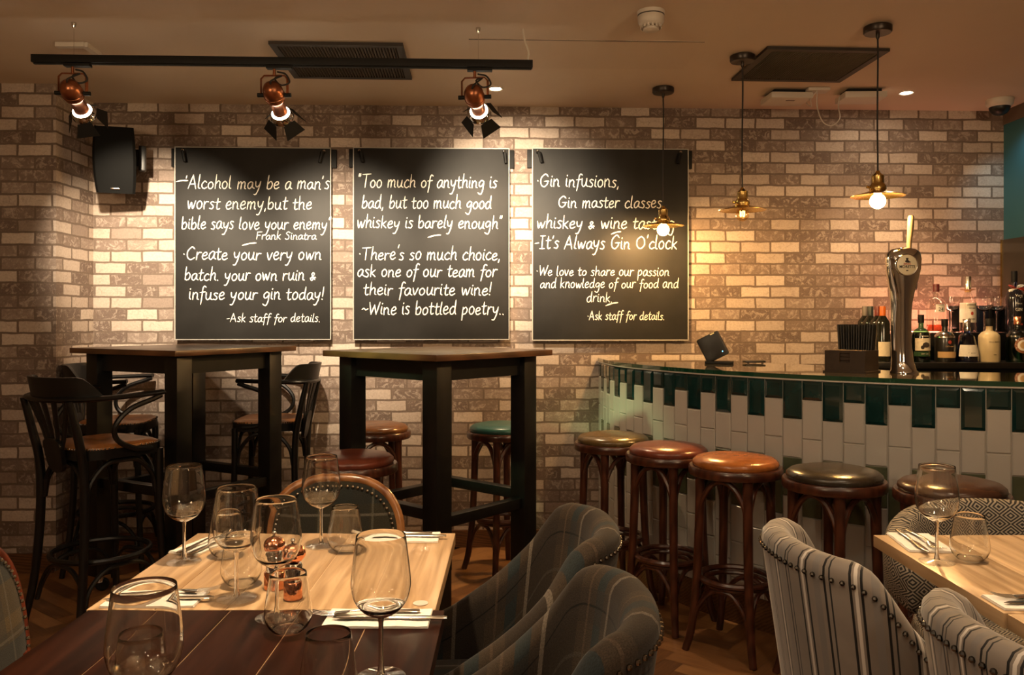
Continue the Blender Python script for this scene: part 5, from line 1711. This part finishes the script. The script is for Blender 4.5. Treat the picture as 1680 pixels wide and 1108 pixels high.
def track_spot(label, px, target, power, side):
    f = ((px - 840) / F * 3.28 - ta.x) / math.cos(tang) / tlen
    base = ta.lerp(tb, f)
    o = thing('track_spotlight', label, 'spotlight', (base.x, base.y, ZT - 0.020), 0, 'copper track spotlights with barn doors')
    MB().box((0.02, 0, -0.004), (0.10, 0.030, 0.010), Matrix.Rotation(tang, 3, 'Z'), bev=0.002).build('track_adapter', M['matt_black'], o)
    MB().tube([(0, 0, -0.008), (0, 0, -0.036)], 0.006, 10).build('swivel', M['copper'], o)
    piv = Vector((0, 0, -0.112))
    d = (Vector(target) - (o.location + piv)).normalized()
    hx = Vector((d.x, d.y, 0))
    ax = Vector((-d.y, d.x, 0)).normalized() if hx.length > 0.05 else Vector((1, 0, 0))
    # stirrup across the pivot axis
    w2 = 0.052
    pts = [piv + ax * -w2, piv + ax * -w2 + Vector((0, 0, 0.064)), piv + ax * -(w2 - 0.012) + Vector((0, 0, 0.077)), piv + ax * (w2 - 0.012) + Vector((0, 0, 0.077)), piv + ax * w2 + Vector((0, 0, 0.064)), piv + ax * w2]
    MB().tube(pts, 0.0062, 8, flat=(1, 0.6)).build('stirrup', M['copper'], o)
    for s in (-1, 1):
        MB().tube([piv + ax * (s * 0.040), piv + ax * (s * 0.066)], 0.0085, 10).build('knob', M['matt_black'], o)
    R = Vector((0, 0, -1)).rotation_difference(d).to_matrix()
    mb = MB()
    mb.lathe([(0, 0.062), (0.016, 0.060), (0.030, 0.050), (0.0385, 0.032), (0.040, 0.012), (0.0395, 0.004), (0.0415, 0.002), (0.0415, -0.004), (0.0385, -0.006), (0.037, -0.016), (0.038, -0.019), (0.035, -0.024), (0.0305, -0.034), (0.0285, -0.05), (0.0285, -0.094), (0.0295, -0.096)], 36, piv, mat=R)
    hd = mb.build('housing', M['copper'], o)
    MB().lathe([(0.0375, -0.103), (0.0425, -0.110), (0.0455, -0.118), (0.0475, -0.130), (0.046, -0.130), (0.044, -0.118), (0.041, -0.1105), (0.0365, -0.1045), (0.0375, -0.103)], 36, piv, mat=R).build('reflector_rim', M['chrome'], o)
    MB().lathe([(0.0287, -0.0955), (0.0335, -0.0985), (0.0375, -0.103), (0.0365, -0.1035), (0.033, -0.100), (0.0275, -0.0975)], 36, piv, mat=R).build('leak_glow_ring', M['lens'], o)  # glowing ring imitates lamp light leaking between housing and cup
    MB().lathe([(0, -0.098), (0.018, -0.099), (0.018, -0.101), (0, -0.103)], 24, piv, mat=R).build('lamp_face', M['lens'], o)
    for k in range(4):
        a = PI / 2 * k + side
        ra = Matrix.Rotation(a, 3, 'Z')
        sp = 0.5 if k % 2 else 0.62
        vs = []
        for y, z, wx in ((0.047, -0.127, 0.026), (0.047 + 0.055 * math.sin(sp), -0.127 - 0.055 * math.cos(sp), 0.044)):
            for s in (-1, 1):
                vs += [Vector((s * wx, y, z)), Vector((s * wx, y + 0.0016, z + 0.0008))]
        vs = [piv + R @ (ra @ v) for v in vs]
        MB().add(vs, [(0, 2, 6, 4), (1, 5, 7, 3), (0, 4, 5, 1), (2, 3, 7, 6), (4, 6, 7, 5), (0, 1, 3, 2)], smooth=False).build('barn_door', M['matt_black'], o)
    c0_ = Vector((0.012, 0, -0.02))
    back = piv + R @ Vector((0, 0, 0.06))
    lp = [c0_, c0_ + Vector((0.035, -0.012, -0.012)), c0_ + Vector((0.052, -0.015, -0.045)), c0_ + Vector((0.02, -0.02, -0.058)), c0_ + Vector((-0.006, -0.014, -0.03)), c0_ + Vector((0.018, -0.006, -0.018)), back + Vector((0.006, -0.004, 0.014)), back]
    MB().tube(spline(lp, 6), 0.0035, 8).build('flex', M['cord'], o)
    src = o.location + piv + R @ Vector((0, 0, -0.118))
    lamp('SPOT', 'track_spotlight_beam', src, power, (1.0, 0.81, 0.57), Vector(src) + d, spot_size=math.radians(64), spot_blend=0.9, shadow_soft_size=0.02)
    return o
track_spot('copper track spotlight nearest the brick pier, tilted toward the wall speaker', 122, onwall(275, 440), 100, 0.3)
track_spot('middle copper track spotlight aimed straight down at the boards', 448, onwall(558, 455), 100, 0.75)
track_spot('copper track spotlight near the free end of the track beside a downlight', 778, onwall(845, 375), 100, 0.5)

# ------------------------------------------------------------------ ceiling fittings
def onceil(px, py, dz=0.0):
    return ray(px, py, F * (H - dz - CH) / (YH - py))
def ceiling_vent(label, cs, dirn, rows):
    P = [onceil(*c) for c in cs]         # near-left, near-right, far-right, far-left
    cx = sum((p for p in P), Vector()) / 4
    lx = ((P[1] - P[0]).length + (P[2] - P[3]).length) / 2
    ly = ((P[3] - P[0]).length + (P[2] - P[1]).length) / 2
    e = (P[1] + P[2]) - (P[0] + P[3])
    o = thing('ceiling_vent', label, 'air vent', (cx.x, cx.y, H), math.atan2(e.y, e.x), 'dark grilles in the ceiling')
    b = 0.03
    mb = MB()
    for c, s in (((0, ly / 2 - b / 2), (lx, b)), ((0, -ly / 2 + b / 2), (lx, b)), ((lx / 2 - b / 2, 0), (b, ly - 2 * b)), ((-lx / 2 + b / 2, 0), (b, ly - 2 * b))):
        mb.box((c[0], c[1], -0.007), (s[0], s[1], 0.013))
    mb.build('frame', M['vent'], o)
    mb = MB().box((0, 0, -0.002), (lx - 2 * b, ly - 2 * b, 0.003))
    mb.build('backing', plain('vent_void', (0.006, 0.004, 0.003), 0.8), o)
    mb = MB()
    n = rows
    for k in range(n):
        if dirn == 'y':
            mb.box((-lx / 2 + b + (lx - 2 * b) * (k + 0.5) / n, 0, -0.008), (0.0045, ly - 2 * b, 0.008), Matrix.Rotation(0.6, 3, 'Y'))
        else:
            mb.box((0, -ly / 2 + b + (ly - 2 * b) * (k + 0.5) / n, -0.008), (lx - 2 * b, 0.0045, 0.008), Matrix.Rotation(0.6, 3, 'X'))
    mb.build('slats', plain('vent_slat', (0.060, 0.040, 0.026), 0.45), o)
ceiling_vent('dark square ceiling grille above the lighting track', [(441, 66), (663, 71), (674, 126), (482, 125)], 'y', 38)
ceiling_vent('dark square ceiling grille between two pendant cords', [(1250, 75), (1459, 79.5), (1379, 131), (1208, 128.6)], 'y', 44)
# smoke detector
p = onceil(1068, 19)
o = thing('smoke_detector', 'round off-white smoke detector on the ceiling', 'smoke detector', (p.x, p.y, H))
MB().lathe([(0, -0.0004), (0.052, -0.0004), (0.052, -0.012), (0.050, -0.014)], 40).build('base', M['white_plastic'], o)
MB().lathe([(0.050, -0.012), (0.050, -0.017), (0, -0.017)], 40).build('gap_ring', M['matt_black'], o)
MB().lathe([(0.047, -0.015), (0.050, -0.019), (0.049, -0.040), (0.043, -0.052), (0.034, -0.056)], 40).build('cover', M['white_plastic'], o)
mb = MB()
for k in range(16):
    a = 2 * PI * k / 16
    mb.box((0.0385 * math.cos(a), 0.0385 * math.sin(a), -0.056), (0.004, 0.0075, 0.018), Matrix.Rotation(a, 3, 'Z'))
mb.build('vent_ribs', M['white_plastic'], o)
MB().lathe([(0.030, -0.045), (0.030, -0.070), (0.026, -0.073), (0, -0.073)], 32).build('sensor_cap', M['white_plastic'], o)
# recessed downlights
spots_ = []
for px, py, lb, pw in ((813, 145, 'small recessed downlight near the end of the lighting track', 30), (1487, 152, 'small recessed downlight near the dome camera', 18)):
    p = onceil(px, py)
    o = thing('downlight', lb, 'downlight', (p.x, p.y, H), 0, 'recessed ceiling downlights')
    MB().lathe([(0.026, -0.0005), (0.038, -0.0005), (0.039, -0.003), (0.036, -0.005), (0.027, -0.003)], 32).build('bezel', M['white_plastic'], o)
    MB().lathe([(0, -0.0012), (0.027, -0.0012), (0.0272, -0.0022), (0, -0.003)], 28).build('lens', M['downlight'], o)
    spots_.append(o)
    lamp('SPOT', 'downlight_beam', (p.x, p.y, H - 0.012), pw, WARM, (p.x, p.y, 0), spot_size=1.5, spot_blend=0.6, shadow_soft_size=0.025)
# the same downlights over the rest of the dining room
for x, y in ((-0.45, 1.55), (1.15, 1.6), (-1.6, 1.2), (0.35, 0.6), (-0.7, 0.2), (-0.1, -0.9), (1.3, -0.6), (-1.5, -1.0), (0.6, -1.9)):
    dup(spots_[0], (x, y, H), 0, 'recessed downlight in the dining room ceiling, out of the picture', (1.7, 1.7, 1.0))
# dome camera
p = onceil(1640, 163)
o = thing('dome_camera', 'white ceiling security camera with dark dome above the teal wall', 'security camera', (p.x, p.y, H))
MB().lathe([(0, -0.0004), (0.066, -0.0004), (0.067, -0.006), (0.064, -0.030), (0.056, -0.040), (0.0505, -0.042)], 40).build('housing', M['white_plastic'], o)
MB().lathe([(0.0515, -0.041)] + [(0.0515 * math.cos(PI / 2 * k / 8), -0.041 - 0.046 * math.sin(PI / 2 * k / 8)) for k in range(1, 8)] + [(0, -0.087)], 36).build('dome', M['black'], o)
# two white ceiling units and their leads
gq = 'white ceiling units with hanging leads'
def ceil_unit(label, px, py, lx, ly, rz, dark):
    p = onceil(px, py)
    o = thing('ceiling_unit', label, 'ceiling unit', (p.x, p.y, H), rz, gq)
    MB().box((0, 0, -0.009), (lx * 0.8, ly * 0.75, 0.017)).build('back_plate', M['matt_black'], o)
    MB().box((0, 0, -0.033), (lx, ly, 0.032), bev=0.008).build('casing', M['white_plastic'], o)
    if dark:
        MB().box((0.008, -ly * 0.18, -0.0492), (0.045, 0.013, 0.002)).build('indicator_window', plain('brown_window', (0.07, 0.03, 0.02), 0.3), o)
    return p
p1 = ceil_unit('white ceiling unit with small dark window, nearer the middle pendant cord', 1290, 152, 0.215, 0.17, 0.05, True)
p2 = ceil_unit('white ceiling unit beside the longest pendant cord', 1412, 150, 0.21, 0.15, -0.03, False)
jp = onceil(1340, 146)
o = thing('junction_box', 'small white junction plate with hanging leads between two ceiling units', 'junction box', (jp.x, jp.y, H))
MB().box((0, 0, -0.008), (0.11, 0.075, 0.015), bev=0.003).build('plate', M['white_plastic'], o)
a = Vector((-0.005, -0.02, -0.016))
e1 = Vector((p1.x - jp.x + 0.111, p1.y - jp.y + 0.03, -0.030))
e2 = Vector((p2.x - jp.x - 0.109, p2.y - jp.y, -0.030))
MB().tube(spline([a, Vector((-0.03, 0.0, -0.05)), (a + e1) / 2 + Vector((0, 0, -0.055)), e1 + Vector((0.006, 0, -0.02)), e1], 6), 0.003, 8).build('lead', M['white_plastic'], o)
MB().tube(spline([a, a + Vector((0.0, 0.0, -0.08)), Vector((0.03, 0.0, -0.165)), Vector((0.075, 0, -0.185)), Vector((0.115, 0, -0.15)), e2 + Vector((-0.004, 0, -0.05)), e2], 6), 0.003, 8).build('lead', M['white_plastic'], o)
# flush access panel in the ceiling
c = [onceil(760, 64.5), onceil(1148, 67), onceil(1118, 112), onceil(790, 110)]
cen = (c[0] + c[1] + c[2] + c[3]) / 4
o = thing('access_panel', 'flush access panel in the ceiling beside the smoke detector', 'access panel', (cen.x, cen.y, H), TH)
lx_ = (c[1] - c[0]).length
ly_ = (c[3] - c[0]).length
MB().box((0, 0, -0.0012), (lx_, ly_, 0.0022)).build('panel', M['ceiling'], o)
MB().box((0, -ly_ / 2 + 0.002, -0.0030), (lx_, 0.004, 0.0016)).build('joint_strip', M['vent'], o)
# short piece of white trunking
q0, q1, q2 = onceil(93, 70), onceil(142, 71), onceil(162, 86)
o = tag(MB().box(((q1.x - q0.x) / 2, 0, -0.010), (q1.x - q0.x, 0.028, 0.019)).box(((q1.x + q2.x) / 2 - q0.x, (q2.y - q1.y) / 2, -0.010), (0.026, (q2 - q1).length + 0.02, 0.0188),
    Matrix.Rotation(math.atan2(q2.y - q1.y, q2.x - q1.x) - PI / 2, 3, 'Z')).build('cable_trunking', M['white_plastic']), 'short bent piece of white cable trunking on the ceiling above the track', 'cable trunking')
o.location = (q0.x, q0.y, H - 0.0004)

# ------------------------------------------------------------------ wall speaker
sp = thing('wall_speaker', 'black wall speaker on a bracket in the brick corner', 'speaker', (-2.02, 4.27, 2.06), math.radians(18))
mb = MB()
front = []
prof = [(-0.085, -0.05, -0.155), (-0.098, -0.045, 0.155), (0.098, -0.045, 0.155), (0.085, -0.05, -0.155)]
P = []
for j in range(9):
    t = j / 8
    z = -0.165 + 0.33 * t
    yf = -0.085 - 0.022 * math.sin(PI * t) + 0.0
    hw = 0.082 + 0.018 * math.sin(PI * (0.15 + 0.7 * t))
    P.append([(-hw, yf + 0.012, z), (-hw + 0.012, yf, z), (hw - 0.012, yf, z), (hw, yf + 0.012, z), (hw * 0.72, 0.07, z), (-hw * 0.72, 0.07, z), (-hw, yf + 0.012, z)])
R_ = Matrix.Rotation(math.radians(12), 3, 'X')
P = [[tuple(R_ @ Vector(p)) for p in row] for row in P]
mb.grid(P)
mb.add(P[0][:6], [(0, 1, 2, 3, 4, 5)])
mb.add(P[-1][:6], [(5, 4, 3, 2, 1, 0)])
mb.build('cabinet', plain('speaker_black', (0.0025, 0.0024, 0.0023), 0.7, spec=0.12), sp, angle=30)
MB().box(R_ @ Vector((0.0, -0.094, -0.142)), (0.042, 0.004, 0.008), R_, bev=0.001).build('name_plate', M['steel'], sp)
MB().box((0.115, 0.05, 0.02), (0.035, 0.05, 0.13), bev=0.006).build('bracket_arm', M['black'], sp)
MB().box((0.06, 0.135, 0.03), (0.10, 0.10, 0.09), bev=0.006).build('wall_bracket', M['black'], sp)
